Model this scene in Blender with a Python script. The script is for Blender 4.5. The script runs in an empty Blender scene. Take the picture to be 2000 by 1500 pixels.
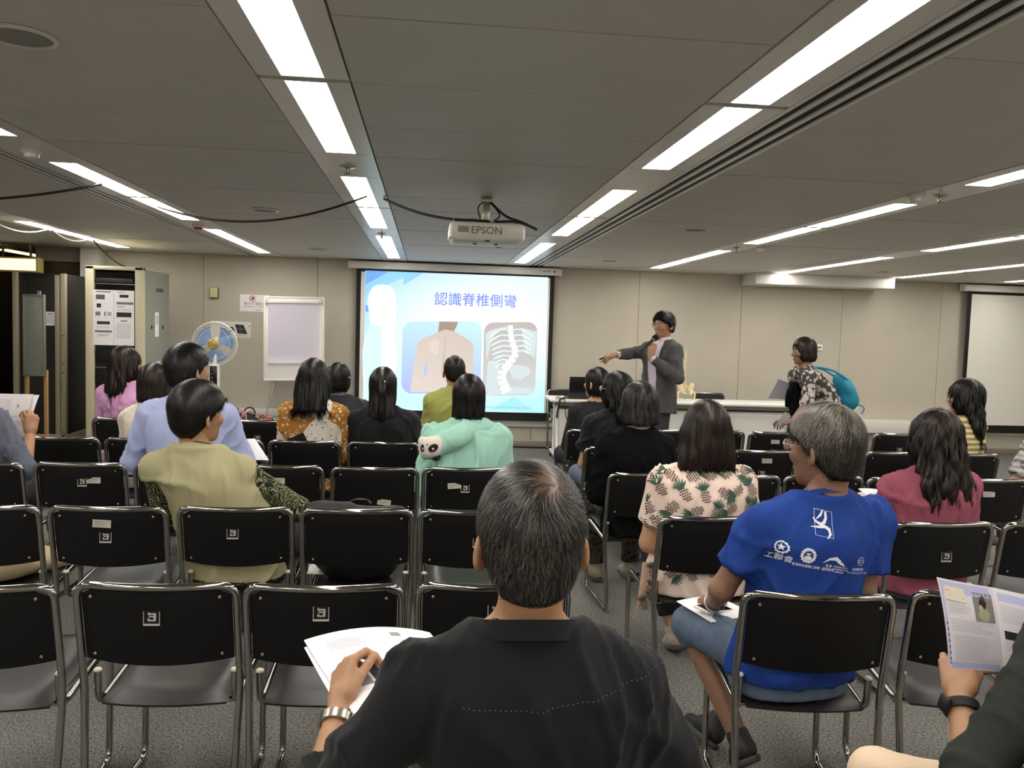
import bpy, bmesh, math, random
import numpy as np
from mathutils import Vector, Matrix
from mathutils.bvhtree import BVHTree

scene = bpy.context.scene
COL = scene.collection
R = math.radians
random.seed(7)

# ------------------------------------------------------------------ camera
cam_d = bpy.data.cameras.new('camera')
cam = bpy.data.objects.new('camera', cam_d)
COL.objects.link(cam)
scene.camera = cam
YAW, PITCH, ROLL, FPX = .10388, .0672, .0305, 1593.8
_f = Vector((math.sin(YAW)*math.cos(PITCH), math.cos(YAW)*math.cos(PITCH), -math.sin(PITCH)))
_r = Vector((math.cos(YAW), -math.sin(YAW), 0))
_d = _f.cross(_r)
_r2 = _r*math.cos(ROLL) - _d*math.sin(ROLL)
_d2 = _r*math.sin(ROLL) + _d*math.cos(ROLL)
cam.matrix_world = Matrix(((_r2.x, -_d2.x, -_f.x, 0), (_r2.y, -_d2.y, -_f.y, 0), (_r2.z, -_d2.z, -_f.z, 1.52), (0, 0, 0, 1)))
cam_d.sensor_fit = 'HORIZONTAL'
cam_d.sensor_width = 36.0
cam_d.lens = 36.0*FPX/2000.0
cam_d.clip_start = .05
# ------------------------------------------------------------------ world, exposure
w = bpy.data.worlds.new('world'); scene.world = w
w.use_nodes = True
w.node_tree.nodes['Background'].inputs[0].default_value = (.9, .95, 1, 1)
w.node_tree.nodes['Background'].inputs[1].default_value = .02
vs = scene.view_settings
vs.view_transform = 'Standard'; vs.look = 'None'; vs.gamma = 1.0; vs.use_curve_mapping = False
vs.exposure = 0.0
LAMP = 22.5           # emission of the fluorescent diffusers
SLIDE = 1.12          # emission of the projected slide

# ------------------------------------------------------------------ colour and material helpers
def lin(c):
    if isinstance(c, str):
        c = c.lstrip('#'); c = [int(c[i:i+2], 16)/255 for i in (0, 2, 4)]
    return tuple(((x/12.92) if x <= .04045 else ((x+.055)/1.055)**2.4) for x in c[:3]) + (1,)

MATS = {}
def mat(name, col, rough=.5, metal=0., bump=0., bscale=200., mottle=0., mscale=8., spec=.5, sheen=0., trans=0., alpha=1., coat=0.):
    if name in MATS: return MATS[name]
    m = bpy.data.materials.new(name); m.use_nodes = True
    nt = m.node_tree; b = nt.nodes['Principled BSDF']
    c = lin(col)
    b.inputs['Base Color'].default_value = c
    b.inputs['Roughness'].default_value = rough
    b.inputs['Metallic'].default_value = metal
    b.inputs['Specular IOR Level'].default_value = spec
    if sheen:
        b.inputs['Sheen Weight'].default_value = sheen; b.inputs['Sheen Roughness'].default_value = .5
    if trans: b.inputs['Transmission Weight'].default_value = trans
    if coat: b.inputs['Coat Weight'].default_value = coat
    if alpha < 1: b.inputs['Alpha'].default_value = alpha
    tc = nt.nodes.new('ShaderNodeTexCoord')
    if mottle:
        n = nt.nodes.new('ShaderNodeTexNoise'); n.inputs['Scale'].default_value = mscale; n.inputs['Detail'].default_value = 4
        r = nt.nodes.new('ShaderNodeMapRange'); r.inputs['From Min'].default_value = .3; r.inputs['From Max'].default_value = .7
        r.inputs['To Min'].default_value = 1-mottle; r.inputs['To Max'].default_value = 1+mottle
        mx = nt.nodes.new('ShaderNodeMix'); mx.data_type = 'RGBA'; mx.blend_type = 'MULTIPLY'; mx.inputs[0].default_value = 1
        nt.links.new(tc.outputs['Object'], n.inputs['Vector']); nt.links.new(n.outputs['Fac'], r.inputs['Value'])
        mx.inputs[6].default_value = c; nt.links.new(r.outputs['Result'], mx.inputs[7])
        nt.links.new(mx.outputs[2], b.inputs['Base Color'])
    if bump:
        n2 = nt.nodes.new('ShaderNodeTexNoise'); n2.inputs['Scale'].default_value = bscale; n2.inputs['Detail'].default_value = 3
        bp = nt.nodes.new('ShaderNodeBump'); bp.inputs['Strength'].default_value = bump; bp.inputs['Distance'].default_value = .004
        nt.links.new(tc.outputs['Object'], n2.inputs['Vector']); nt.links.new(n2.outputs['Fac'], bp.inputs['Height'])
        nt.links.new(bp.outputs['Normal'], b.inputs['Normal'])
    MATS[name] = m
    return m
def emit(name, col, s):
    if name in MATS: return MATS[name]
    m = bpy.data.materials.new(name); m.use_nodes = True
    b = m.node_tree.nodes['Principled BSDF']
    b.inputs['Base Color'].default_value = (.02, .02, .02, 1)
    b.inputs['Emission Color'].default_value = lin(col); b.inputs['Emission Strength'].default_value = s
    MATS[name] = m
    return m
def nodes(m): return m.node_tree.nodes, m.node_tree.links

# ------------------------------------------------------------------ object helpers
def put(name, me, parent=None, m=None, loc=None, rot=None):
    o = bpy.data.objects.new(name, me); COL.objects.link(o)
    if m is not None and me is not None and len(me.materials) == 0:
        for k in (m if isinstance(m, (list, tuple)) else [m]): me.materials.append(k)
    if parent is not None: o.parent = parent
    if loc is not None: o.location = loc
    if rot is not None: o.rotation_euler = rot
    return o
def tag(o, label, cat, group=None):
    o['label'] = label; o['category'] = cat
    if group: o['group'] = group
    return o
def struct(o):
    o['kind'] = 'structure'; return o
def thing(name, label, cat, loc=(0, 0, 0), rz=0, group=None):
    o = bpy.data.objects.new(name, None); COL.objects.link(o)
    o.empty_display_size = .1
    o.location = loc; o.rotation_euler = (0, 0, rz)
    return tag(o, label, cat, group)
def copy_tree(o, parent=None, skip=()):
    c = o.copy(); COL.objects.link(c); c.parent = parent
    for ch in o.children:
        if ch.name.split('.')[0] in skip: continue
        copy_tree(ch, c)
    return c

def fin(bm, smooth=None, name='m'):
    me = bpy.data.meshes.new(name)
    bmesh.ops.recalc_face_normals(bm, faces=bm.faces[:])
    bm.to_mesh(me); bm.free()
    if smooth is not None:
        me.polygons.foreach_set('use_smooth', [True]*len(me.polygons))
        if smooth < 180:
            try: me.set_sharp_from_angle(angle=R(smooth))
            except Exception: pass
    return me
def b_box(bm, c, s, bev=0., seg=2, rot=None, mi=0):
    r = bmesh.ops.create_cube(bm, size=1)
    vs_ = r['verts']
    bmesh.ops.scale(bm, vec=s, verts=vs_)
    fs = list({f for v in vs_ for f in v.link_faces})
    if bev > 0:
        es = list({e for v in vs_ for e in v.link_edges})
        rr = bmesh.ops.bevel(bm, geom=es, offset=bev, segments=seg, profile=.5, affect='EDGES')
        vs_ = list({v for f in rr['faces'] for v in f.verts} | {v for v in vs_ if v.is_valid})
        fs = list({f for v in vs_ for f in v.link_faces})
    for f in fs: f.material_index = mi
    if rot is not None: bmesh.ops.rotate(bm, cent=(0, 0, 0), matrix=rot if isinstance(rot, Matrix) else Matrix.Rotation(rot, 3, 'Z'), verts=vs_)
    bmesh.ops.translate(bm, vec=c, verts=vs_)
    return vs_
def box_me(c, s, bev=0., seg=2, rot=None):
    bm = bmesh.new(); b_box(bm, c, s, bev, seg, rot); return fin(bm, 40 if bev else None)
def b_tube(bm, pts, r, n=10, cap=True, mi=0, closed=False):
    pts = [Vector(p) for p in pts]
    N = len(pts)
    rad = r if isinstance(r, (list, tuple)) else [r]*N
    rings = []; up = None
    for i, p in enumerate(pts):
        if closed: t = pts[(i+1) % N]-pts[i-1]
        else: t = (pts[min(i+1, N-1)]-pts[max(i-1, 0)])
        t.normalize()
        if up is None:
            up = Vector((0, 0, 1)) if abs(t.z) < .9 else Vector((1, 0, 0))
        u = (up - t*up.dot(t))
        if u.length < 1e-5: u = t.orthogonal()
        u.normalize(); v = t.cross(u); up = u
        rings.append([bm.verts.new(p+(u*math.cos(a)+v*math.sin(a))*rad[i]) for a in [2*math.pi*k/n for k in range(n)]])
    M = N if closed else N-1
    for i in range(M):
        A, B = rings[i], rings[(i+1) % N]
        for k in range(n):
            f = bm.faces.new((A[k], A[(k+1) % n], B[(k+1) % n], B[k])); f.material_index = mi
    if cap and not closed:
        for A in (rings[0], rings[-1]):
            f = bm.faces.new(A); f.material_index = mi
def tube_me(pts, r, n=10, smooth=50, closed=False):
    bm = bmesh.new(); b_tube(bm, pts, r, n, closed=closed); return fin(bm, smooth)
def fillet(pts, rad, seg=5):
    """round the corners of a polyline"""
    pts = [Vector(p) for p in pts]; out = [pts[0]]
    for i in range(1, len(pts)-1):
        a, b, c = pts[i-1], pts[i], pts[i+1]
        r_ = rad[i] if isinstance(rad, (list, tuple)) else rad
        d1 = (a-b); d2 = (c-b); l = min(r_, d1.length*.49, d2.length*.49)
        if l < 1e-4: out.append(b); continue
        p1 = b+d1.normalized()*l; p2 = b+d2.normalized()*l
        for k in range(seg+1):
            t = k/seg; out.append(p1*(1-t)**2+b*2*t*(1-t)+p2*t*t)
    out.append(pts[-1]); return out
def b_lathe(bm, prof, n=24, c=(0, 0, 0), axis='Z', mi=0):
    rings = []
    for r_, z in prof:
        ring = []
        for k in range(n):
            a = 2*math.pi*k/n
            v = (r_*math.cos(a), r_*math.sin(a), z)
            if axis == 'Y': v = (v[0], v[2], v[1])
            elif axis == 'X': v = (v[2], v[0], v[1])
            ring.append(bm.verts.new(Vector(v)+Vector(c)))
        rings.append(ring)
    for i in range(len(rings)-1):
        for k in range(n):
            f = bm.faces.new((rings[i][k], rings[i][(k+1) % n], rings[i+1][(k+1) % n], rings[i+1][k])); f.material_index = mi
    for A in (rings[0], rings[-1]):
        f = bm.faces.new(A); f.material_index = mi
def lathe_me(prof, n=24, c=(0, 0, 0), axis='Z', smooth=40):
    bm = bmesh.new(); b_lathe(bm, prof, n, c, axis); return fin(bm, smooth)
def b_poly(bm, pts, mi=0):
    f = bm.faces.new([bm.verts.new(p) for p in pts]); f.material_index = mi; return f
def text_me(body, size, extrude=0., align='CENTER', res=3, bold=0.):
    c = bpy.data.curves.new('txt', 'FONT'); c.body = body; c.size = size; c.extrude = extrude
    c.align_x = align; c.align_y = 'CENTER'; c.resolution_u = res; c.offset = bold
    o = bpy.data.objects.new('txt', c); COL.objects.link(o)
    bpy.context.view_layer.update()
    me = bpy.data.meshes.new_from_object(o.evaluated_get(bpy.context.evaluated_depsgraph_get()))
    bpy.data.objects.remove(o); bpy.data.curves.remove(c)
    me.materials.clear()
    return me
def b_merge(bm, me, M, mi=0):
    """add a mesh's faces to a bmesh through a matrix"""
    n0 = len(bm.faces); v0 = len(bm.verts)
    bm.from_mesh(me); bm.verts.ensure_lookup_table(); bm.faces.ensure_lookup_table()
    for v in bm.verts[v0:]: v.co = M @ v.co
    for f in bm.faces[n0:]: f.material_index = mi
WALLF = Matrix.Rotation(R(90), 4, 'X')          # XY text -> standing, read from -Y

# ------------------------------------------------------------------ shared materials
M_ceil = mat('ceiling_panel', '#c6c3bb', .55, mottle=.03, mscale=2.)
M_ceilstrip = mat('ceiling_strip', '#dddbd6', .28, spec=.6)
M_slot = mat('slot_black', '#0b0b0b', .6)
M_wall = mat('wall_fabric', '#bfb8a9', .85, bump=.15, bscale=400, mottle=.03, mscale=3)
M_white = mat('white_laminate', '#e8e6e1', .4)
M_trunk = mat('trunking_white', '#dedad2', .45)
M_chrome = mat('chrome', '#a9a7a3', .08, 1.)
M_vinyl = mat('black_vinyl', '#171614', .36, bump=.08, bscale=900, spec=.5)
M_backp = mat('black_backrest', '#070708', .55, bump=.1, bscale=900, spec=.3)
M_plastic_b = mat('black_plastic', '#0d0d0e', .4)
M_plastic_w = mat('white_plastic', '#e4e1da', .4)
M_capw = mat('cap_white', '#cfc9b4', .5)
M_darkwood = mat('dark_wood', '#2a231d', .5, mottle=.15, mscale=4)
M_wood = mat('pale_wood', '#a88454', .6, mottle=.15, mscale=12)
M_paper = mat('paper_white', '#f1eef0', .7)
M_ink = mat('ink_grey', '#77757a', .8)
M_inkd = mat('ink_dark', '#2c2b2e', .8)
M_steel = mat('brushed_steel', '#b5b0a6', .3, 1.)
M_rubber = mat('rubber', '#101010', .7)
M_cable = mat('cable_black', '#090909', .5)
M_lamp = emit('fluorescent_diffuser', '#fff9f0', LAMP)
# ================================================================== THE ROOM
X0, X1, Y0, Y1, CZ = -5.7, 9.2, -2.6, 10.5, 2.327
def carpet():
    m = bpy.data.materials.new('carpet'); m.use_nodes = True
    nt = m.node_tree; b = nt.nodes['Principled BSDF']
    tc = nt.nodes.new('ShaderNodeTexCoord')
    n1 = nt.nodes.new('ShaderNodeTexNoise'); n1.inputs['Scale'].default_value = 110; n1.inputs['Detail'].default_value = 5; n1.inputs['Roughness'].default_value = .75
    n2 = nt.nodes.new('ShaderNodeTexNoise'); n2.inputs['Scale'].default_value = 1.6; n2.inputs['Detail'].default_value = 3
    r1 = nt.nodes.new('ShaderNodeValToRGB')
    r1.color_ramp.elements[0].position = .36; r1.color_ramp.elements[0].color = lin('#383836')
    r1.color_ramp.elements[1].position = .66; r1.color_ramp.elements[1].color = lin('#9a9892')
    mx = nt.nodes.new('ShaderNodeMix'); mx.data_type = 'RGBA'; mx.blend_type = 'MULTIPLY'; mx.inputs[0].default_value = 1
    r2 = nt.nodes.new('ShaderNodeMapRange'); r2.inputs['To Min'].default_value = .8; r2.inputs['To Max'].default_value = 1.2
    bp = nt.nodes.new('ShaderNodeBump'); bp.inputs['Strength'].default_value = .5; bp.inputs['Distance'].default_value = .006
    L = nt.links.new
    L(tc.outputs['Object'], n1.inputs['Vector']); L(tc.outputs['Object'], n2.inputs['Vector'])
    L(n1.outputs['Fac'], r1.inputs['Fac']); L(n2.outputs['Fac'], r2.inputs['Value'])
    L(r1.outputs['Color'], mx.inputs[6]); L(r2.outputs['Result'], mx.inputs[7]); L(mx.outputs[2], b.inputs['Base Color'])
    L(n1.outputs['Fac'], bp.inputs['Height']); L(bp.outputs['Normal'], b.inputs['Normal'])
    b.inputs['Roughness'].default_value = .95; b.inputs['Specular IOR Level'].default_value = .1
    return m
struct(put('floor', box_me(((X0+X1)/2, (Y0+12)/2, -.05), (X1-X0, 12-Y0, .1)), m=carpet()))

# ceiling: void slab above, panels as separate pieces hung below it
ceil = struct(put('ceiling', box_me(((X0+X1)/2, (Y0+12)/2, CZ+.09), (X1-X0, 12-Y0, .06)), m=M_slot))
STRIPS = [-5.06, -3.55, -1.95, -.43, 1.095, 2.79, 4.43, 6.0, 7.5]     # centre lines of the light strips
SW = .152
SLOTS = {1.095: (1.247, 1.44), -1.95: (-2.262, -2.102), 4.43: (4.11, 4.27)}
JY = [2.245+.6*k for k in range(-9, 15)]
JY = [y for y in JY if y > Y0] + [Y1]
edges = []                                      # spans filled with wide panels
xs = X0
for s in STRIPS:
    a, b = s-SW, s+SW
    if s in SLOTS: a, b = min(a, SLOTS[s][0]), max(b, SLOTS[s][1])
    edges.append((xs, a)); xs = b
edges.append((xs, X1))
pm = {}
for (a, b) in edges:
    if b-a < .05: continue
    for k in range(len(JY)-1):
        y0, y1 = JY[k], JY[k+1]
        wid, dep = round(b-a-.006, 4), round(y1-y0-.006, 4)
        key = (wid, dep)
        if key not in pm:
            pm[key] = box_me((0, 0, 0), (wid, dep, .03), .0015, 1); pm[key].materials.append(M_ceil)
        rr = random.Random(int(a*100)*100+k)
        put('ceiling_panel', pm[key], ceil, loc=((a+b)/2, (y0+y1)/2, CZ+.015+rr.uniform(0, .003)))
SEG = [(-2.58, -1.38), (-1.35, -.2), (.42, 1.6-.0), (1.64, 2.815), (2.85, 4.005), (4.61, 5.765), (5.795, 6.975), (7.59, 8.775), (8.805, 10.0)]
SEG[2] = (.45, 1.61)
def light_fixture():
    t = thing('ceiling_light', 'glowing rectangular fluorescent light set in the grey panel ceiling', 'ceiling light', group='fluorescent lights in the ceiling strips')
    bm = bmesh.new()
    L_, W_, w_ = 1.17, 2*SW-.006, .069           # flush white wings beside the flat diffuser
    for s in (-1, 1):
        b_box(bm, (s*(W_/2+w_)/2, 0, .012), (W_/2-w_, L_, .024))
        b_box(bm, (0, s*(L_/2-.006), .012), (2*w_, .012, .024))
    b_box(bm, (0, 0, .03), (W_, L_, .012))
    put('reflector_housing', fin(bm), t, M_ceilstrip)
    put('diffuser', box_me((0, 0, .006), (2*w_-.003, L_-.026, .008)), t, M_lamp)
    return t
STRIP_AT = {-3.55: 'that runs to the beige equipment rack', -1.95: 'beside the air slot that runs towards the fan', -.43: 'ending at the flip-chart end of the slide', 1.095: 'ending at the table end of the slide',
            2.79: 'running over the speaker', 4.43: 'that runs into the dropped ceiling box', 6.0: 'just beyond the dropped ceiling box', 7.5: 'that runs to the blank screen'}
lf = light_fixture(); first = True
for s in STRIPS[1:]:
    prev = Y0
    for (a, b) in SEG:
        if a > prev+.05:
            me = box_me((0, 0, 0), (2*SW-.006, a-prev-.01, .03), .001, 1); me.materials.append(M_ceilstrip)
            put('strip_panel', me, ceil, loc=(s, (a+prev)/2, CZ+.015))
        o = lf if first else copy_tree(lf); first = False
        o['label'] = 'glowing fluorescent ceiling light in the strip '+STRIP_AT[s]
        o.location = (s, (a+b)/2, CZ); o.scale = (1, (b-a)/1.17, 1)
        prev = b
    me = box_me((0, 0, 0), (2*SW-.006, Y1-prev-.01, .03), .001, 1); me.materials.append(M_ceilstrip)
    put('strip_panel', me, ceil, loc=(s, (Y1+prev)/2, CZ+.015))
# strip over the entrance: dark, with one yellowed lamp
me = box_me((0, 0, 0), (2*SW-.006, Y1-Y0, .03)); me.materials.append(M_ceilstrip)
put('strip_panel', me, ceil, loc=(STRIPS[0], (Y0+Y1)/2, CZ+.015))
# linear air slots: thin white bars over a black channel
for s, (a, b) in SLOTS.items():
    n = 3
    me = box_me((0, 0, 0), (b-a, Y1-Y0-.02, .02)); me.materials.append(M_slot)
    put('slot_channel', me, ceil, loc=((a+b)/2, (Y0+Y1)/2, CZ+.017))
    for k in range(n+1):
        bw = .020 if k in (0, n) else .024
        xk = a+(b-a)*(k/n)+(bw/2 if k == 0 else -bw/2 if k == n else 0)
        me = box_me((0, 0, 0), (bw, Y1-Y0-.02, .007)); me.materials.append(M_ceilstrip)
        put('slot_bar', me, ceil, loc=(xk, (Y0+Y1)/2, CZ+.0035))
# front wall with upholstered panels
JX = [-5.7, -3.94, -2.781, -1.397, -.02, 1.36, 2.73, 4.12, 5.52, 6.93, 8.3, 9.2]
wf = struct(put('wall_front', box_me(((X1-4.12)/2, Y1+.11, 1.2), (X1+4.12, .16, 2.5)), m=mat('wall_joint', '#6d655b', .9)))
for k in range(1, len(JX)-1):
    a, b = JX[k], JX[k+1]
    me = box_me((0, 0, 0), (b-a-.004, .03, CZ-.0), .002, 1); me.materials.append(M_wall)
    put('wall_panel', me, wf, loc=((a+b)/2, Y1+.015, CZ/2))
me = box_me((0, 0, 0), (.19, .30, CZ), .002, 1); me.materials.append(mat('column_white', '#d8d5cc', .6))
struct(put('trim_1', me, loc=(-4.03, Y1-.13, CZ/2)))
# plain side and back walls, out of view
struct(put('wall_left', box_me((X0-.08, (Y0+8)/2, 1.2), (.16, 8-Y0, 2.5)), m=M_wall))
struct(put('wall_left_entrance', box_me((X0-.08, 10., 1.2), (.16, 4., 2.5)), m=M_darkwood))
struct(put('wall_right', box_me((X1+.08, (Y0+12)/2, 1.2), (.16, 12-Y0, 2.5)), m=M_wall))
struct(put('wall_back', box_me(((X0+X1)/2, Y0-.08, 1.2), (X1-X0, .16, 2.5)), m=M_wall))
# trunking along the front wall
bm = bmesh.new()
b_box(bm, ((-3.94+X1)/2, Y1-.035, .385), (X1+3.94, .07, .09), .004)
b_box(bm, ((-3.94+X1)/2, Y1-.02, .30), (X1+3.94, .04, .08), .003)
struct(put('trim_2', fin(bm, 40), m=M_trunk))
bm = bmesh.new(); b_box(bm, ((-3.94+X1)/2, Y1-.01, .035), (X1+3.94, .02, .07), .002)
struct(put('baseboard_front', fin(bm, 40), m=mat('skirting', '#8f877c', .6)))
# thicker box of trunking on the right part
bm = bmesh.new(); b_box(bm, (5.9, Y1-.09, .36), (2.3, .16, .17), .006)
struct(put('trim_3', fin(bm, 40), m=M_trunk))
# dropped box on the ceiling by the front wall
bm = bmesh.new(); b_box(bm, (5.03, 10.25, 2.258), (1.86, .47, .14), .004)
struct(put('trim_4', fin(bm, 40), m=mat('soffit_white', '#dcd9d2', .5)))
# entrance corridor on the left: lintel, dark panelling, door
wl = struct(put('wall_entrance', box_me((-4.95, 12.08, 1.2), (1.7, .16, 2.5)), m=M_darkwood))
struct(put('trim_5', box_me((-4.43, Y1+.05, 2.25), (.64, .1, .155), .003), m=M_wall))
struct(put('trim_6', box_me((-4.16, Y1+.8, 1.16), (.1, 1.5, 2.327), .003), m=M_darkwood))
me = box_me((-4.9, 11.25, CZ+.015), (1.58, 1.5, .03)); me.materials.append(M_ceil)
put('ceiling_panel', me, ceil)
M_door = mat('door_dark', '#241e19', .45, mottle=.12, mscale=5)
d = struct(put('door_1', box_me((-5.4, 11.97, 1.02), (.6, .05, 2.04), .004), m=M_door))
put('door_edge_strip', box_me((-5.13, 11.94, 1.2), (.03, .02, 1.7), .004), d, mat('door_strip', '#0b0a09', .4))
bm = bmesh.new(); b_tube(bm, fillet([(-5.12, 11.95, 1.0), (-5.12, 11.88, 1.0), (-5.0, 11.88, 1.0)], .02), .012, 8)
put('door_handle', fin(bm, 50), d, M_steel)
struct(put('door_2', box_me((-4.72, 11.97, 1.02), (.66, .05, 2.04), .004), m=M_door))
t = thing('ceiling_light', 'yellowed ceiling lamp over the dark entrance doors', 'ceiling light', (-5.2, 11.2, CZ))
put('lamp_housing', box_me((0, 0, -.012), (.32, 1.3, .024), .004), t, mat('lamp_yellow', '#c9b040', .4))
put('diffuser', box_me((0, 0, -.027), (.17, 1.2, .01), .003), t, emit('lamp_warm', '#ffe89a', 3.))
t = thing('light_box_sign', 'lit cream light box hanging from the ceiling by the dark entrance', 'light box', (-4.68, 9.9, 0))
put('box_frame', box_me((0, 0, 2.08), (.52, .14, .17), .008), t, mat('box_cream', '#c8b46a', .5))
put('lit_panel', box_me((0, -.072, 2.08), (.47, .006, .13), .002), t, emit('sign_lit', '#fff3c0', 1.6))
put('hanger', box_me((-.15, 0, 2.25), (.02, .02, .17)), t, M_steel)
put('hanger', box_me((.15, 0, 2.25), (.02, .02, .17)), t, M_steel)
# ceiling fittings
def speaker_disc(x, y, r_, label):
    t = thing('ceiling_speaker', label, 'speaker', (x, y, CZ), group='round ceiling loudspeakers')
    put('trim_ring', lathe_me([(r_, 0), (r_, -.006), (r_*.86, -.008), (r_*.86, 0)], 36), t, M_ceilstrip)
    put('grille', lathe_me([(r_*.86, -.001), (r_*.85, -.004), (.001, -.005)], 36), t, mat('grille', '#8f8c84', .7, bump=.6, bscale=600))
for x, y in [(-1.2, 2.57), (-1.2, 6.14), (2.02, 6.16), (2.03, 9.16), (-1.22, 9.14), (5.3, 9.16)]:
    speaker_disc(x, y, .1, 'round perforated loudspeaker disc set flush in the ceiling panels')
def sprinkler(x, y):
    t = thing('fire_sprinkler', 'small metal fire sprinkler hanging from the ceiling light strip', 'sprinkler', (x, y, CZ), group='fire sprinklers')
    put('rosette', lathe_me([(.04, 0), (.038, -.006), (.012, -.012)], 20), t, M_steel)
    put('stem', lathe_me([(.009, -.01), (.009, -.035), (.006, -.04)], 12), t, M_steel)
    put('deflector', lathe_me([(.02, -.042), (.022, -.045), (.004, -.046)], 16), t, M_steel)
for x, y in [(-.43, 4.32), (-.43, 7.38), (2.79, 4.3), (2.79, 7.3)]: sprinkler(x, y)
def smoke_head(x, y, lab, red=False):
    t = thing('smoke_detector', lab, 'smoke detector', (x, y, CZ))
    put('base', lathe_me([(.05, 0), (.05, -.012), (.04, -.02)], 24), t, M_plastic_w)
    put('sensor_head', lathe_me([(.036, -.02), (.032, -.038), (.001, -.042)], 24), t, mat('alarm_red', '#a02018', .4) if red else M_plastic_w)
smoke_head(-1.96, 4.3, 'round cream smoke detector on the ceiling beside the air slot')
smoke_head(-1.98, 7.3, 'small smoke detector with a red head between the ceiling lights', True)
smoke_head(2.66, 4.32, 'round white smoke detector beside a sprinkler near the ceiling light')
smoke_head(2.98, 7.2, 'small white smoke detector between two ceiling lights over the table')

# ------------------------------------------------------------------ projection screen and slide
def screen_frame(x0, x1, z0, z1, cx0, cx1, label, name='projection_screen'):
    t = thing(name, label, 'projector screen', ((x0+x1)/2, Y1-.1, 0))
    cx = (x0+x1)/2; bw = .055
    bm = bmesh.new()
    b_box(bm, (0, 0, (z0+z1)/2), (x1-x0, .004, z1-z0))
    put('black_border', fin(bm), t, mat('screen_black', '#060606', .7))
    bm = bmesh.new(); b_box(bm, (0, -.004, (z0+z1)/2+.02), (x1-x0-2*bw, .003, z1-z0-.11))
    put('screen_fabric', fin(bm), t, mat('screen_white', '#e6e3da', .8))
    put('bottom_bar', box_me((0, 0, z0-.012), (x1-x0, .03, .035), .008), t, mat('screen_black', '#060606', .7))
    cs = put('roller_case', box_me(((cx0+cx1)/2-cx, .0, 2.262), (cx1-cx0, .11, .09), .012, 3), t, M_plastic_w)
    put('end_cap', box_me((cx1-cx+.004, 0, 2.262), (.014, .115, .097), .006), cs, M_plastic_w)
    put('end_cap', box_me((cx0-cx-.004, 0, 2.262), (.014, .115, .097), .006), cs, M_plastic_w)
    put('badge', lathe_me([(.012, -.056), (.012, -.059), (.002, -.06)], 14, (cx1-cx-.09, 0, 2.262), 'Y'), cs, M_inkd)
    put('maker_mark', box_me((cx1-cx-.19, -.0565, 2.262), (.10, .003, .008)), cs, M_ink)
    return t
SX0, SX1 = -.906, 1.59
scr = screen_frame(SX0, SX1, .375, 2.215, -1.0, 1.667, 'white projection screen with black border showing a blue medical slide')
scr2 = screen_frame(7.24, 9.1, .33, 2.215, 7.16, 9.15, 'blank white projection screen with black border, nothing projected on it')

# ================================================================== THE SLIDE (flat layers on the screen)
SLW, SLH, SLX, SLZ = 2.31, 1.742, -.80, 2.193        # slide width, height, left x, top z
slx = (SX0+SX1)/2
def S(u, v, k=0):                                      # slide u,v (0..1 from top left) -> local coordinates of the screen
    return (SLX+u*SLW-slx, -.0075-.0006*k, SLZ-v*SLH)
def CP(x, y):                                          # study-sketch units -> u,v of the slide
    u = (x-240)/1568.; ty = 122+(x-245)*.041; by = 1306+(x-225)*.027
    return u, (y-ty)/(by-ty)
def slide_grad(name, corners, s=SLIDE):
    """emission blended from four corner colours over generated coordinates (x right, z up)"""
    m = bpy.data.materials.new(name); m.use_nodes = True
    nt = m.node_tree; b = nt.nodes['Principled BSDF']; L = nt.links.new
    tc = nt.nodes.new('ShaderNodeTexCoord'); sp = nt.nodes.new('ShaderNodeSeparateXYZ'); L(tc.outputs['Generated'], sp.inputs[0])
    def mix(f, a, c):
        x = nt.nodes.new('ShaderNodeMix'); x.data_type = 'RGBA'; L(f, x.inputs[0])
        for q, i in ((a, 6), (c, 7)):
            if isinstance(q, str): x.inputs[i].default_value = lin(q)
            else: L(q, x.inputs[i])
        return x.outputs[2]
    top = mix(sp.outputs['X'], corners[0], corners[1]); bot = mix(sp.outputs['X'], corners[2], corners[3])
    L(mix(sp.outputs['Z'], bot, top), b.inputs['Emission Color'])
    b.inputs['Emission Strength'].default_value = s
    b.inputs['Base Color'].default_value = (.02, .02, .02, 1)
    return m
slide = put('projected_slide', None, scr)
slide = scr
def layer(name, polys, m, k):
    bm = bmesh.new()
    for p in polys: b_poly(bm, [S(u, v, k) for u, v in p])
    bmesh.ops.triangulate(bm, faces=bm.faces[:])
    me = bpy.data.meshes.new(name); bm.to_mesh(me); bm.free()
    return put(name, me, SLD, m)
for o in [o for o in bpy.data.objects if o.name.startswith('projected_slide')]: bpy.data.objects.remove(o)
bm = bmesh.new(); b_poly(bm, [S(0, 0), S(1, 0), S(1, 1), S(0, 1)])
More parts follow.
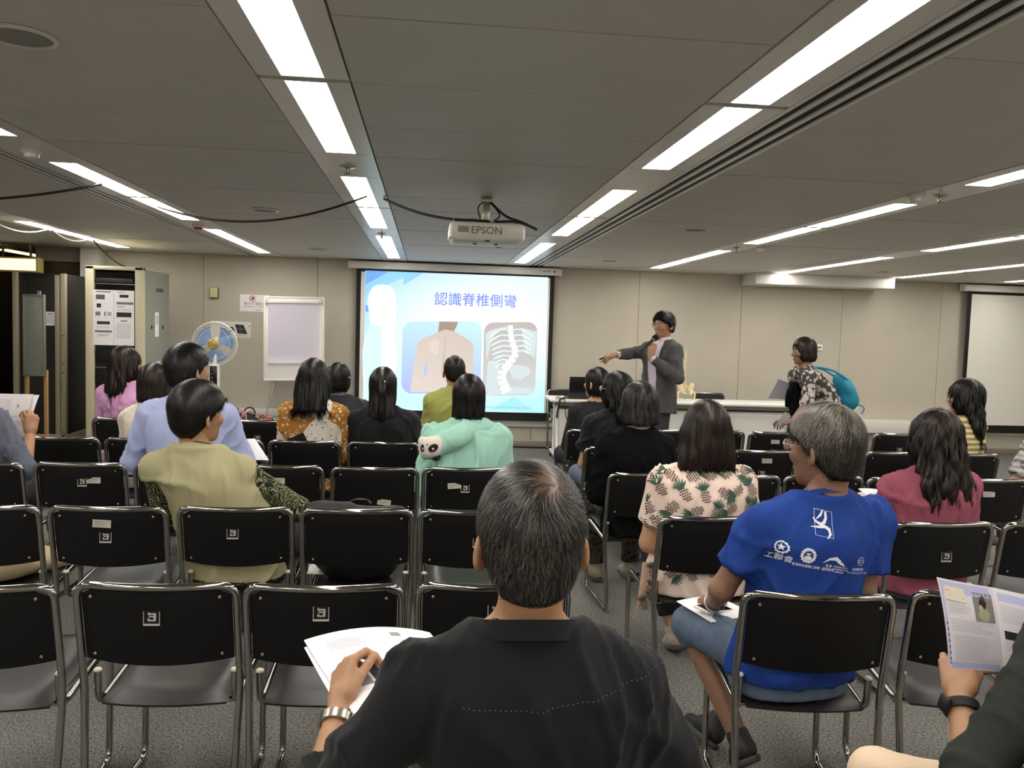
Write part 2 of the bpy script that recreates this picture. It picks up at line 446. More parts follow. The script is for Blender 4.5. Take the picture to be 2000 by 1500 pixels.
def slide_bg():
    m = slide_grad('slide_background', ('#8fccff', '#dcfcff', '#d2fafd', '#b4f0fa'))
    nt = m.node_tree; b = nt.nodes['Principled BSDF']; L = nt.links.new
    src = b.inputs['Emission Color'].links[0].from_socket
    tc = nt.nodes.new('ShaderNodeTexCoord')
    mp = nt.nodes.new('ShaderNodeMapping'); mp.inputs['Location'].default_value = (-.62, -.5, -.57); mp.inputs['Scale'].default_value = (1.0, 0, 1.35)
    mp.vector_type = 'POINT'
    ln = nt.nodes.new('ShaderNodeVectorMath'); ln.operation = 'LENGTH'
    sb = nt.nodes.new('ShaderNodeVectorMath'); sb.operation = 'SUBTRACT'; sb.inputs[1].default_value = (.60, .5, .58)
    ml = nt.nodes.new('ShaderNodeVectorMath'); ml.operation = 'MULTIPLY'; ml.inputs[1].default_value = (1, 0, 1.2)
    rg = nt.nodes.new('ShaderNodeMapRange'); rg.inputs['From Min'].default_value = .15; rg.inputs['From Max'].default_value = .70
    rg.inputs['To Min'].default_value = 1; rg.inputs['To Max'].default_value = 0
    L(tc.outputs['Generated'], sb.inputs[0]); L(sb.outputs[0], ml.inputs[0]); L(ml.outputs[0], ln.inputs[0]); L(ln.outputs['Value'], rg.inputs['Value'])
    mx = nt.nodes.new('ShaderNodeMix'); mx.data_type = 'RGBA'; mx.inputs[7].default_value = lin('#ffffff')
    L(rg.outputs['Result'], mx.inputs[0]); L(src, mx.inputs[6]); L(mx.outputs[2], b.inputs['Emission Color'])
    nt.nodes.remove(mp)
    return m
SLD = put('projected_slide', fin(bm), scr, slide_bg())
P_ = lambda L_: [CP(*p) for p in L_]
layer('slide_facet', [P_([(246, 124), (440, 131), (245, 240)]), P_([(246, 415), (262, 416), (300, 480), (247, 468)])], emit('sl_blue1', '#6ea8f5', SLIDE), 1)
layer('slide_facet', [P_([(440, 131), (730, 143), (560, 250), (562, 180), (246, 330), (245, 240)])], emit('sl_blue2', '#8fd0fb', SLIDE), 1)
layer('slide_facet', [P_([(1540, 1200), (1725, 1335), (1330, 1315)])], emit('sl_blue3', '#a9eaf6', SLIDE), 1)
body_o = [(330, 245), (385, 238), (445, 246), (490, 285), (503, 340), (508, 400), (522, 440), (508, 455), (510, 480), (495, 510), (460, 530), (435, 545), (430, 600), (455, 660), (500, 740), (530, 830), (530, 900), (515, 980), (500, 1100), (490, 1295), (250, 1290), (262, 1180), (250, 1040), (232, 930), (228, 800), (245, 680), (290, 600), (300, 520), (270, 440), (262, 380), (272, 310), (300, 265)]
layer('figure_outline', [P_([(x, y) for x, y in body_o])], emit('sl_outline', '#c3e4e8', SLIDE), 2)
cx_ = 385
layer('figure_silhouette', [P_([(x+(4 if x < 360 else -4), y+3) for x, y in body_o])], emit('sl_white', '#f4ffff', SLIDE*1.05), 3)
layer('figure_torso', [P_([(300, 560), (390, 600), (350, 700), (345, 820), (390, 950), (420, 1100), (400, 1280), (256, 1275), (268, 1180), (256, 1040), (240, 930), (236, 800), (252, 690)])], emit('sl_torso', '#d6fbfb', SLIDE), 4)
def rrect(x0, y0, x1, y1, r_, n=6):
    out = []
    for cx, cy, a0 in ((x1-r_, y0+r_, -90), (x1-r_, y1-r_, 0), (x0+r_, y1-r_, 90), (x0+r_, y0+r_, 180)):
        for k in range(n+1):
            a = R(a0+90*k/n); out.append((cx+r_*math.cos(a), cy+r_*math.sin(a)))
    return out
layer('back_photo', [P_(rrect(563, 555, 1245, 1172, 90))], slide_grad('sl_photo', ('#bfe6fa', '#c8effc', '#b0b9f6', '#b3c2fa'), SLIDE), 2)
bk = [(875, 556), (1036, 560), (1024, 600), (1004, 636), (1045, 665), (1130, 712), (1165, 745), (1177, 790), (1172, 900), (1178, 1020), (1185, 1160), (640, 1158), (655, 1060), (675, 960), (682, 820), (695, 740), (735, 700), (800, 680), (862, 650), (873, 610)]
layer('bare_back', [P_(bk)], slide_grad('sl_skin', ('#dccabd', '#d6c6bb', '#e8dacf', '#e2d5cb'), SLIDE*.92), 3)
layer('arm_gap', [P_([(775, 878), (783, 960), (778, 1000), (745, 1050), (755, 960)])], emit('sl_gap', '#b3c6f2', SLIDE), 4)
layer('neck_shade', [P_([(876, 557), (1035, 561), (1023, 600), (1000, 640), (930, 625), (868, 645), (874, 610)])], emit('sl_neck', '#b19c8c', SLIDE*.85), 4)
layer('shoulder_blade', [P_([(775, 740), (850, 705), (880, 730), (865, 850), (800, 820)])], emit('sl_blade', '#e6d8cd', SLIDE*.92), 4)
layer('spine_crease', [P_([(930, 700), (938, 700), (925, 860), (905, 1000), (900, 1000), (918, 850)])], emit('sl_crease', '#cbb5a5', SLIDE*.9), 4)
layer('xray_photo', [P_(rrect(1262, 566, 1724, 1196, 80))], slide_grad('sl_xray', ('#c9bdb6', '#c4bab4', '#d3d6d6', '#d4dbdc'), SLIDE*.92), 2)
M_x1 = emit('sl_bone1', '#dff2f6', SLIDE); M_x2 = emit('sl_bone2', '#f2ffff', SLIDE*1.02)
layer('xray_shoulder', [P_([(1275, 660), (1330, 630), (1410, 610), (1480, 596), (1480, 612), (1400, 640), (1350, 680), (1320, 760), (1300, 860), (1290, 900), (1283, 780)]), P_([(1720, 650), (1650, 630), (1580, 612), (1580, 630), (1630, 660), (1640, 720), (1625, 800), (1690, 860), (1712, 880)]), P_([(1300, 900), (1350, 890), (1400, 920), (1410, 1000), (1390, 1160), (1330, 1180), (1290, 1160), (1300, 1000)]), P_([(1290, 1165), (1400, 1130), (1560, 1120), (1700, 1140), (1690, 1180), (1320, 1190)]), P_([(1480, 950), (1560, 930), (1660, 950), (1680, 1000), (1600, 1060), (1520, 1050)])], emit('sl_bone0', '#d7e2e4', SLIDE*.95), 3)
spine = [(1490, 590), (1492, 640), (1497, 690), (1512, 740), (1530, 785), (1542, 830), (1528, 870), (1500, 905), (1468, 940), (1440, 980), (1425, 1020), (1428, 1060), (1445, 1100), (1465, 1140), (1478, 1170)]
polys = []
for k in range(len(spine)-1):
    (xa, ya), (xb, yb) = spine[k], spine[k+1]
    dx, dy = xb-xa, yb-ya; l = math.hypot(dx, dy); nx, ny = -dy/l, dx/l; w_ = 20+k*1.7
    f0, f1 = .04, .90
    polys.append(P_([(xa+dx*f0+nx*w_, ya+dy*f0+ny*w_), (xa+dx*f1+nx*w_, ya+dy*f1+ny*w_), (xa+dx*f1-nx*w_, ya+dy*f1-ny*w_), (xa+dx*f0-nx*w_, ya+dy*f0-ny*w_)]))
layer('xray_spine', polys, M_x2, 5)
polys = []
for k in range(8):
    y0 = 650+k*38; a = spine[min(1+k, 8)]
    for sgn, ex in ((-1, 1310+k*8), (1, 1690-k*5)):
        if sgn > 0 and k > 4: continue
        pts = [(a[0]+(ex-a[0])*t_, a[1]+(y0+40-a[1])*t_*t_-40*math.sin(t_*3.1)*.6) for t_ in (0, .25, .5, .75, 1)]
        polys.append(P_([(x, y-6) for x, y in pts]+[(x, y+6) for x, y in pts[::-1]]))
layer('xray_ribs', polys, M_x1, 4)
me = text_me('認識脊椎側彎', .176, bold=.0015)
bm = bmesh.new(); b_merge(bm, me, Matrix.Translation(S(*CP(1183, 384), 3)) @ WALLF)
put('slide_title', fin(bm), SLD, emit('sl_title', '#7f93ea', SLIDE))
me = text_me('Chiropractic and Physiotherapy Centre', .044)
bm = bmesh.new(); b_merge(bm, me, Matrix.Translation(S(*CP(1450, 1296), 3)) @ WALLF)
put('slide_footer', fin(bm), SLD, emit('sl_foot', '#8fb0ba', SLIDE))

# ================================================================== CEILING PROJECTOR
t = thing('projector', 'white ceiling projector with grey EPSON lettering above the aisle', 'projector', (.34, 5.12, 0))
bm = bmesh.new(); b_box(bm, (0, 0, 2.095), (.46, .34, .125), .03, 4)
for v in bm.verts:
    if v.co.z < 2.06: v.co.x *= .965; v.co.z += .012*(abs(v.co.x)/.23)**2
put('case', fin(bm, 60), t, mat('projector_white', '#d9d5cb', .4))
put('rear_vent', box_me((-.145, -.171, 2.11), (.065, .006, .036), .002), t, mat('vent_grey', '#8d8a84', .6))
bm = bmesh.new(); b_merge(bm, text_me('EPSON', .062, extrude=.0008, bold=.0006), Matrix.Translation((-.005, -.1715, 2.105)) @ WALLF)
put('brand_lettering', fin(bm), t, mat('letter_grey', '#77736c', .6))
put('lens', lathe_me([(.05, .165), (.052, .19), (.04, .19), (.036, .175)], 24, (.1, 0, 2.09), 'Y'), t, M_plastic_b)
for x in (-.07, .06): put('foot', lathe_me([(.012, 2.036), (.012, 2.03), (.003, 2.028)], 12, (x, -.08, 0)), t, M_plastic_b)
put('sensor_window', box_me((0, -.168, 2.045), (.03, .006, .008)), t, M_inkd)
mt = put('mount_plate', box_me((0, 0, 2.168), (.3, .03, .012), .002), t, M_steel)
put('mount_column', box_me((0, .0, 2.235), (.045, .045, .12), .004), t, M_steel)
put('ceiling_plate', box_me((0, 0, 2.312), (.07, .07, .03), .002), t, M_steel)
for x in (-.19, .19):
    put('clamp_knob', lathe_me([(.006, 2.15), (.006, 2.175), (.016, 2.18), (.016, 2.19), (.004, 2.193)], 12, (x, -.02, 0)), t, M_plastic_b)
    bm = bmesh.new(); b_tube(bm, [(0, 0, 2.172), (x, -.02, 2.168)], .008, 8); put('mount_arm', fin(bm, 50), t, M_steel)
def cable(name, pts, r_, label, cat='cable', m=None, parent=None):
    o = put(name, tube_me(fillet(pts, .6, 7), r_, 8), parent, m or M_cable)
    if label: tag(o, label, cat)
    return o
cable('cord', [(.02, -.02, 2.3), (.07, -.05, 2.24), (.08, -.1, 2.2), (.04, -.12, 2.17)], .005, None, parent=t)
cable('cord', [(.02, -.02, 2.3), (.12, -.03, 2.21), (.20, -.1, 2.18), (.30, -.16, 2.125)], .008, None, parent=t)
cable('cord', [(-.02, -.02, 2.3), (-.06, -.05, 2.26), (-.04, -.06, 2.19)], .004, None, parent=t)
cable('cord', [(.05, -.1, 2.17), (.18, -.14, 2.175), (.29, -.17, 2.13)], .007, None, parent=t)
def sag(a, b, d_, n=10):
    a, b = Vector(a), Vector(b)
    return [tuple(a.lerp(b, k/n)-Vector((0, 0, d_*4*(k/n)*(1-k/n)))) for k in range(n+1)]
tag(put('overhead_cable', tube_me(sag((-.30, 5.3, 2.32), (.25, 5.05, 2.178), .035)+[(.36, 5.06, 2.175)], .008, 8), m=M_cable), 'black cable from the ceiling light strip to the projector', 'cable')
tag(put('overhead_cable', tube_me(sag((-1.93, 6.1, 2.31), (-.40, 5.25, 2.325), .13, 16), .008, 8), m=M_cable), 'long black cable sagging between two ceiling light strips', 'cable')
tag(put('overhead_cable', tube_me(sag((-2.9, 5.1, 2.16), (-1.97, 5.2, 2.315), .03, 12), .008, 8), m=M_cable), 'black cable drooping from the ceiling by the air slot', 'cable')
M_cw = mat('cable_white', '#e2dccb', .5)
tag(put('overhead_cable', tube_me(sag((-3.75, 7.6, 2.30), (-3.5, 8.0, 2.31), .05)+sag((-3.5, 8.05, 2.31), (-3.5, 8.9, 2.315), .06), .006, 8), m=M_cw), 'white cable looped along the ceiling light by the entrance', 'cable')
tag(put('overhead_cable', tube_me(sag((-3.48, 8.95, 2.31), (-3.28, 9.4, 2.06), .05), .008, 8), m=M_cable), 'dark cable dropping from the ceiling onto the equipment rack', 'cable')

# ================================================================== FLIP CHART, FAN, SIGNS
t = thing('flip_chart', 'white flip chart easel with blank paper pad against the wall', 'flip chart', (-1.59, 9.98, 0), 0)
tl = Matrix.Rotation(R(-5), 4, 'X')
def flp(me): me.transform(Matrix.Translation((0, 0, .83)) @ tl @ Matrix.Rotation(R(-1.2), 4, 'Y')); return me
put('board', flp(box_me((0, 0, .495), (.69, .018, .99), .006)), t, mat('board_white', '#e9e7e2', .3))
bm = bmesh.new()
for s in (-1, 1): b_box(bm, (s*.345, -.006, .495), (.022, .03, 1.0), .006)
b_box(bm, (0, -.006, .0), (.7, .03, .022), .006); b_box(bm, (0, -.006, .99), (.7, .03, .022), .006)
put('board_frame', flp(fin(bm, 50)), t, mat('frame_white', '#dcdad3', .35))
bm = bmesh.new()
rows_ = []
for k in range(21):
    z = .92-.72*k/20
    y = -.022-.004*math.sin(k/20*3)-(.03*max(0, (k-17)/3)**2)
    rows_.append([bm.verts.new((-.3+.6*i/6, y, z)) for i in range(7)])
for k in range(20):
    for i in range(6): bm.faces.new((rows_[k][i], rows_[k][i+1], rows_[k+1][i+1], rows_[k+1][i]))
bmesh.ops.solidify(bm, geom=bm.faces[:], thickness=.004)
pad = put('paper_pad', flp(fin(bm, 60)), t, mat('pad_paper', '#f3eef8', .8))
put('clamp_bar', flp(box_me((-.01, -.024, .945), (.62, .026, .055), .01)), t, M_plastic_w)
put('clip', flp(box_me((-.315, -.03, .945), (.035, .035, .07), .008)), t, mat('clip_grey', '#c9c7c0', .4))
put('clip', flp(box_me((.315, -.03, .945), (.04, .03, .05), .008)), t, mat('clip_grey', '#c9c7c0', .4))
for a, b in (((-.22, .02, .86), (-.36, -.30, 0)), ((.22, .02, .86), (.36, -.30, 0)), ((0, .05, 1.3), (0, .42, 0))):
    put('leg', tube_me([a, b], .013, 10), t, mat('leg_grey', '#8d8b86', .4, .6))
# stand fan
t = thing('stand_fan', 'white pedestal fan with clear blue blades and gold hub', 'fan', (-2.09, 8.3, 0))
put('base', lathe_me([(.19, 0), (.19, .015), (.17, .03), (.05, .045), (.03, .06)], 32), t, M_plastic_w)
put('pole', tube_me([(0, 0, .04), (0, 0, .82)], .014, 12), t, M_plastic_w)
cb = put('control_box', box_me((0, -.0, .94), (.095, .075, .29), .015, 3), t, M_plastic_w)
put('control_panel', box_me((0, -.039, .945), (.07, .006, .25), .003), cb, mat('panel_black', '#060607', .2))
for k in range(5): put('button', box_me((-.012 if k < 4 else 0, -.043, .99-.035*k-(.02 if k == 4 else 0)), (.02, .003, .008)), cb, M_ink)
put('neck', tube_me([(0, 0, 1.07), (0, .05, 1.2), (0, .07, 1.285)], .02, 12), t, M_plastic_w)
hub = (0, 0, 1.285)
put('motor_housing', lathe_me([(.03, .05), (.065, .07), (.07, .13), (.05, .17), (.005, .18)], 24, hub, 'Y'), t, M_plastic_w)
bm = bmesh.new()
for rr, yy in ((.213, 0), (.213, .012)): b_tube(bm, [(rr*math.cos(a), yy, 1.285+rr*math.sin(a)) for a in [2*math.pi*k/48 for k in range(48)]], .006, 6, closed=True)
b_tube(bm, [(.15*math.cos(a), -.028, 1.285+.15*math.sin(a)) for a in [2*math.pi*k/40 for k in range(40)]], .002, 5, closed=True)
put('guard_ring', fin(bm, 60), t, M_plastic_w)
bm = bmesh.new()
for k in range(72):
    a = 2*math.pi*k/72; c_, s_ = math.cos(a), math.sin(a)
    b_tube(bm, [(.045*c_, -.045, 1.285+.045*s_), (.13*c_, -.035, 1.285+.13*s_), (.19*c_, -.018, 1.285+.19*s_), (.213*c_, 0, 1.285+.213*s_)], .0009, 4, cap=False)
    b_tube(bm, [(.05*c_, .07, 1.285+.05*s_), (.15*c_, .06, 1.285+.15*s_), (.213*c_, .012, 1.285+.213*s_)], .0009, 4, cap=False)
put('guard_wires', fin(bm, 60), t, mat('wire_white', '#d9d5c8', .4))
M_blade = mat('blade_blue', '#7cb6ee', .10, trans=.6, spec=.7)
for k in range(3):
    bm = bmesh.new(); g = []
    for i in range(7):
        rr = .035+.15*i/6
        g.append([])
        for j in range(7):
            a = R(150+120*k)+(j/6-.5)*R(92)*(.65+.35*i/6)
            rj = rr*(1-.07*(abs(j/6-.5)*2)**3)
            g[-1].append(bm.verts.new((rj*math.cos(a), .022+(j/6-.5)*.035, 1.285+rj*math.sin(a))))
    for i in range(6):
        for j in range(6): bm.faces.new((g[i][j], g[i][j+1], g[i+1][j+1], g[i+1][j]))
    bmesh.ops.solidify(bm, geom=bm.faces[:], thickness=.0015)
    put('blade', fin(bm, 60), t, M_blade)
put('hub_badge', lathe_me([(.05, -.04), (.05, -.048), (.042, -.052), (.03, -.05), (.026, -.054), (.002, -.055)], 32, hub, 'Y'), t, mat('gold', '#d8c070', .25, .8))
# wall things
wy = Y1-.004
t = thing('thermostat', 'small cream control box with dark edge on the wall', 'wall switch', (-2.65, wy, 1.858))
put('housing', box_me((.003, -.012, -.004), (.105, .024, .135), .004), t, mat('brass_dark', '#6f5f3c', .4)); put('cover', box_me((0, -.028, 0), (.088, .012, .12), .004), t, mat('cream', '#d9cf9f', .5))
def flat_print(parent, items, y=-.0006):
    """dark rectangles of flat print on a sheet facing -Y: (name, x, z, w, h, material)"""
    for nm, x, z, w_, h_, m_ in items:
        bm = bmesh.new(); b_poly(bm, [(x-w_/2, y, z-h_/2), (x+w_/2, y, z-h_/2), (x+w_/2, y, z+h_/2), (x-w_/2, y, z+h_/2)])
        put(nm, fin(bm), parent, m_)
def text_on(parent, name, body, size, x, z, m_, y=-.0008, bold=0., align='CENTER'):
    bm = bmesh.new(); b_merge(bm, text_me(body, size, align=align, bold=bold), Matrix.Translation((x, y, z)) @ WALLF)
    return put(name, fin(bm), parent, m_)
t = thing('notice_sheet', 'white no eating or drinking notice with red circle on wall', 'sign', (-2.16, wy, 1.745))
put('sheet', box_me((0, .001, 0), (.36, .002, .21)), t, M_paper)
M_red = mat('sign_red', '#b0453e', .6)
bm = bmesh.new()
b_tube(bm, [(-.03+.034*math.cos(a), -.001, .055+.034*math.sin(a)) for a in [2*math.pi*k/28 for k in range(28)]], .0035, 4, closed=True)
b_tube(bm, [(-.053, -.001, .078), (-.007, -.001, .032)], .003, 4)
put('prohibition_ring', fin(bm), t, M_red)
flat_print(t, [('cup_symbol', -.022, .06, .022, .028, M_inkd), ('plate_symbol', -.04, .045, .03, .01, M_inkd)])
text_on(t, 'notice_text', '場內不准飲食', .045, .0, -.01, M_red); text_on(t, 'notice_text', 'No Eating or Drinking', .03, 0, -.045, M_ink); text_on(t, 'notice_text', '○ ▬▬▬', .022, .03, -.085, M_ink)
t = thing('wall_poster', 'white poster of a tilted dark window photo behind the fan', 'poster', (-2.45, wy, 1.41))
put('sheet', box_me((0, .001, 0), (.49, .002, .2)), t, mat('poster_cream', '#e2dfd2', .6))
bm = bmesh.new()
b_poly(bm, [(.05, -.001, .065), (.155, -.001, .06), (.205, -.001, -.055), (.085, -.001, -.05)]); b_poly(bm, [(-.02, -.001, .03), (.03, -.001, .03), (.05, -.001, -.03), (0, -.001, -.03)])
put('window_photo', fin(bm), t, mat('photo_dark', '#232b2b', .4))
bm = bmesh.new(); b_poly(bm, [(.10, -.0015, .063), (.106, -.0015, .063), (.146, -.0015, -.052), (.138, -.0015, -.052)]); b_poly(bm, [(.065, -.0015, .012), (.175, -.0015, .008), (.178, -.0015, .001), (.068, -.0015, .004)]); b_poly(bm, [(.05, -.0015, .008), (-.06, -.0015, .015), (-.06, -.0015, .01), (.05, -.0015, .003)])
put('window_bars', fin(bm), t, M_ink)
flat_print(t, [('caption', x, -.075, .03, .008, M_ink) for x in (.06, .11, .16)]+[('corner_mark', .225, .045, .014, .012, M_inkd)])
for x, z, lab in ((-2.37, .36, 'dark round socket outlet on the trunking under the flip chart'), (-2.25, .352, 'white square socket outlet on the trunking under the flip chart')):
    t = thing('power_socket', lab, 'socket', (x, Y1-.075, z+.03))
    put('plate', box_me((0, 0, 0), (.085, .012, .085), .003), t, M_plastic_w if x > -2.3 else mat('socket_grey', '#6d665c', .5))
    put('socket_holes', box_me((0, -.0065, 0), (.04, .004, .03), .001), t, M_inkd)
t = thing('wall_plate', 'small white label plate on the wall behind the standing woman', 'wall plate', (5.22, wy, 1.40))
put('plate', box_me((0, -.005, 0), (.11, .01, .085), .003), t, M_plastic_w); put('print', box_me((0, -.0105, .0), (.06, .002, .02)), t, M_ink)
# ================================================================== EQUIPMENT RACKS
M_beige = mat('rack_beige', '#c9c2a4', .45); M_rackgrey = mat('rack_grey', '#8c9085', .5); M_rackdark = mat('rack_dark', '#1c1b19', .5)
M_glassd = mat('smoked_glass', '#0d0f0f', .08, spec=.6)
t = thing('equipment_rack', 'tall beige equipment rack with four printed sheets on its glass door', 'rack', (-3.29, 9.0, 0))
W_, D_, H_ = .59, .86, 2.05
bm = bmesh.new()
for x in (-W_/2+.045, W_/2-.045): b_box(bm, (x, .03, H_/2), (.09, .06, H_), .008)
b_box(bm, (0, .03, H_-.02), (W_, .06, .04), .008); b_box(bm, (0, .03, .05), (W_, .06, .1), .008)
put('front_frame', fin(bm, 50), t, M_beige)
put('side_panel', box_me((W_/2-.006, .03+D_/2, H_/2-.005), (.012, D_-.07, H_-.03), .004), t, M_rackgrey)
put('side_panel', box_me((-W_/2+.006, .03+D_/2, H_/2-.005), (.012, D_-.07, H_-.03), .004), t, M_rackgrey)
put('top_panel', box_me((0, .03+D_/2, H_-.012), (W_, D_, .024), .004), t, M_beige)
put('back_panel', box_me((0, D_, H_/2), (W_-.03, .012, H_-.05)), t, M_rackdark)
dr = put('glass_door', box_me((0, .04, H_/2), (W_-.18, .006, H_-.12)), t, M_glassd)
put('equipment_unit', box_me((-.02, .025, 1.90), (.40, .02, .05), .003), t, M_rackdark)
put('shelf_edge', box_me((0, .022, 1.865), (.40, .012, .008)), t, M_steel)
put('equipment_unit', box_me((0, .022, 1.10), (.38, .03, .14), .004), t, M_plastic_b)
put('shelf_edge', box_me((0, .012, .985), (.40, .012, .008)), t, M_steel)
put('equipment_unit', box_me((0, .022, .86), (.38, .03, .2), .004), t, M_plastic_b)
bm = bmesh.new()
for k in range(8): b_box(bm, (0, .3+.012+k*.03, 0), (.004, .012, .04), .001)
v = put('side_vents', fin(bm), t, M_rackdark, loc=(W_/2+.001, .1, 1.83))
put('side_notice', box_me((W_/2+.002, .42, 1.45), (.003, .12, .27)), t, M_paper)
put('side_notice_text', box_me((W_/2+.004, .42, 1.5), (.001, .07, .1)), t, mat('ink_pale', '#c9c6c6', .8))
for y in (.25, .62): put('panel_catch', box_me((W_/2+.004, y, 1.42), (.008, .03, .035), .002), t, M_plastic_b)
put('side_tag', box_me((W_/2+.002, .45, .98), (.003, .15, .12)), t, M_paper)
def sheet(name, label, loc, w_, h_, items, group=None, tx=()):
    t_ = thing(name, label, 'paper sheet', loc, group=group)
    put('paper', box_me((0, .0008, 0), (w_, .0016, h_)), t_, M_paper)
    flat_print(t_, items)
    for a in tx: text_on(t_, *a)
    return t_
def lines(x, z, w_, n, dz=.012, m_=None, h_=.004):
    return [('text_line', x+(random.uniform(-.01, .0) if k else 0), z-k*dz, w_*random.uniform(.8, 1), h_, m_ or M_ink) for k in range(n)]
PX = -3.5
ty_ = 8.998
M_pal = mat('ink_light', '#b5b1b8', .8)
sheet('taped_sheet', 'printed sheet with three small equipment photos, taped high on the rack door', (PX+.10, ty_, 1.655), .206, .29, [('heading', 0, .125, .15, .012, M_ink), ('photo', -.03, .07, .09, .05, mat('photo_mid', '#5d5a60', .6)), ('photo', -.045, -.02, .045, .042, M_inkd), ('photo', -.055, -.105, .05, .042, M_ink), ('photo', .015, -.105, .015, .045, M_ink), ('photo', .06, -.105, .045, .04, M_pal)])
sheet('taped_sheet', 'printed sheet showing two dark black devices, taped high on the rack door', (PX+.308, ty_, 1.655), .206, .29, [('heading', -.03, .125, .08, .01, M_pal), ('photo', .0, .085, .09, .03, M_inkd), ('photo', .01, .01, .17, .025, M_ink)]+lines(-.03, -.02, .09, 2)+lines(0, -.055, .16, 2, m_=M_pal)+[('photo', .0, -.11, .15, .05, M_inkd)])
sheet('taped_sheet', 'printed sheet with a flat black device and a grey strip, lower on the rack door', (PX+.10, ty_, 1.365), .206, .288, [('photo', .0, .09, .13, .032, M_inkd)]+lines(0, .05, .16, 2, m_=M_pal)+[('photo', 0, 0, .17, .022, M_ink)]+lines(0, -.035, .13, 2))
sheet('taped_sheet', 'printed sheet of text only, taped lower on the rack door', (PX+.308, ty_, 1.365), .206, .288, [('heading', 0, .115, .07, .012, M_ink)]+lines(0, .085, .17, 13, .0125, M_pal))
# second rack, dark, by the entrance
t = thing('equipment_rack', 'dark open equipment rack with pale posts beside the entrance', 'rack', (-4.18, 9.3, 0))
put('front_post', box_me((.245, .03, .985), (.05, .06, 1.97), .005), t, mat('post_grey', '#9b927c', .5))
put('front_post', box_me((.185, .03, .975), (.05, .05, 1.95), .005), t, mat('post_grey', '#9b927c', .5))
put('front_post', box_me((-.245, .03, .985), (.05, .06, 1.97), .005), t, mat('post_grey', '#9b927c', .5))
put('side_panel', box_me((.262, .42, .98), (.014, .72, 1.95), .004), t, M_rackdark)
put('side_panel', box_me((-.262, .42, .98), (.014, .72, 1.95), .004), t, M_rackdark)
put('door', box_me((-.03, .05, 1.0), (.39, .01, 1.9), .003), t, mat('rack_door', '#252320', .35))
put('top_panel', box_me((0, .41, 1.955), (.53, .76, .02), .003), t, M_rackdark)
put('base_plinth', box_me((0, .4, .11), (.56, .8, .22), .005), t, mat('plinth', '#8b8570', .6))
put('rear_post', box_me((.245, .77, .985), (.04, .04, 1.95), .004), t, mat('post_grey', '#9b927c', .5))
for z in (.25, .9, 1.0, 1.3): put('bolt', lathe_me([(.008, -.002), (.008, -.006), (.002, -.007)], 8, (.245, 0, z), 'Y'), t, M_rackdark)
sheet('taped_sheet', 'white notice sheet on the dark rack door by the entrance', (-4.105, 9.338, 1.48), .15, .15, [('heading', .02, .05, .05, .01, M_ink)]+lines(0, .02, .12, 4, .02))
# small whiteboard on a wooden easel
t = thing('whiteboard_easel', 'small grey whiteboard on a pale wooden easel by the entrance', 'whiteboard', (-3.96, 8.72, 0), R(-14))
put('board', box_me((0, 0, 1.31), (.22, .02, .80), .004), t, mat('board_grey', '#7f827a', .35, mottle=.08, mscale=6))
bm = bmesh.new()
for x in (-.112, .112): b_box(bm, (x, -.004, 1.31), (.014, .03, .82), .003)
for z in (.905, 1.715): b_box(bm, (0, -.004, z), (.236, .03, .014), .003)
put('board_frame', fin(bm, 40), t, mat('frame_alu', '#8f8d84', .4, .5))
put('mast', box_me((.03, .03, 1.4), (.035, .02, .72), .003), t, mat('mast_grey', '#70757c', .5))
for x in (-.115, .1): put('leg', box_me((x, .03, .48), (.035, .03, .96), .004), t, M_wood)
put('foot_rail', box_me((.0, .02, .06), (.34, .05, .05), .004), t, M_wood)
put('foot_rail', box_me((.0, .02, .28), (.26, .03, .04), .004), t, M_wood)

# ================================================================== TABLES
def table(loc, L_, rz, label, n_mod=1):
    t_ = thing('folding_table', label, 'table', loc, rz)
    put('tabletop', box_me((L_/2, .3, .722), (L_, .6, .028), .006), t_, M_white)
    put('top_rail', box_me((L_/2, .08, .685), (L_-.1, .03, .04), .004), t_, mat('rail_grey', '#8d8c88', .4, .4))
    put('shelf_tray', box_me((L_/2, .33, .63), (L_-.16, .3, .012), .003), t_, mat('tray_grey', '#6e6d6a', .5))
    put('modesty_panel', box_me((L_/2, .13, .40), (L_-.22, .012, .44), .02, 3), t_, M_white)
    for x in (.09, L_-.09):
        s = put('leg_frame', tube_me(fillet([(x, .12, .70), (x-.0, .10, .40), (x, -.02+.02, .07)], .12), .018, 10), t_, M_white)
        put('leg_frame', tube_me(fillet([(x, .3, .70), (x, .30, .30), (x, .30, .08)], .1), .02, 10), t_, M_white)
        bm = bmesh.new(); b_box(bm, (x, .29, .075), (.035, .62, .035), .008); put('foot_bar', fin(bm, 40), t_, M_white)
        for y in (0., .58):
            cst = put('castor', lathe_me([(.012, -.012), (.025, -.01), (.025, .01), (.012, .012)], 16, (x+.0, y, .026), 'X'), t_, M_rubber)
            put('castor_fork', box_me((x, y, .05), (.03, .03, .03), .006), cst, M_plastic_b)
    return t_
tb1 = table((1.40, 9.14, 0), 1.8, R(-1.5), 'white folding table with castors carrying the laptop and spine model')
tb2 = table((3.22, 9.08, 0), 1.8, R(-1.5), 'white folding table on castors behind the standing woman')
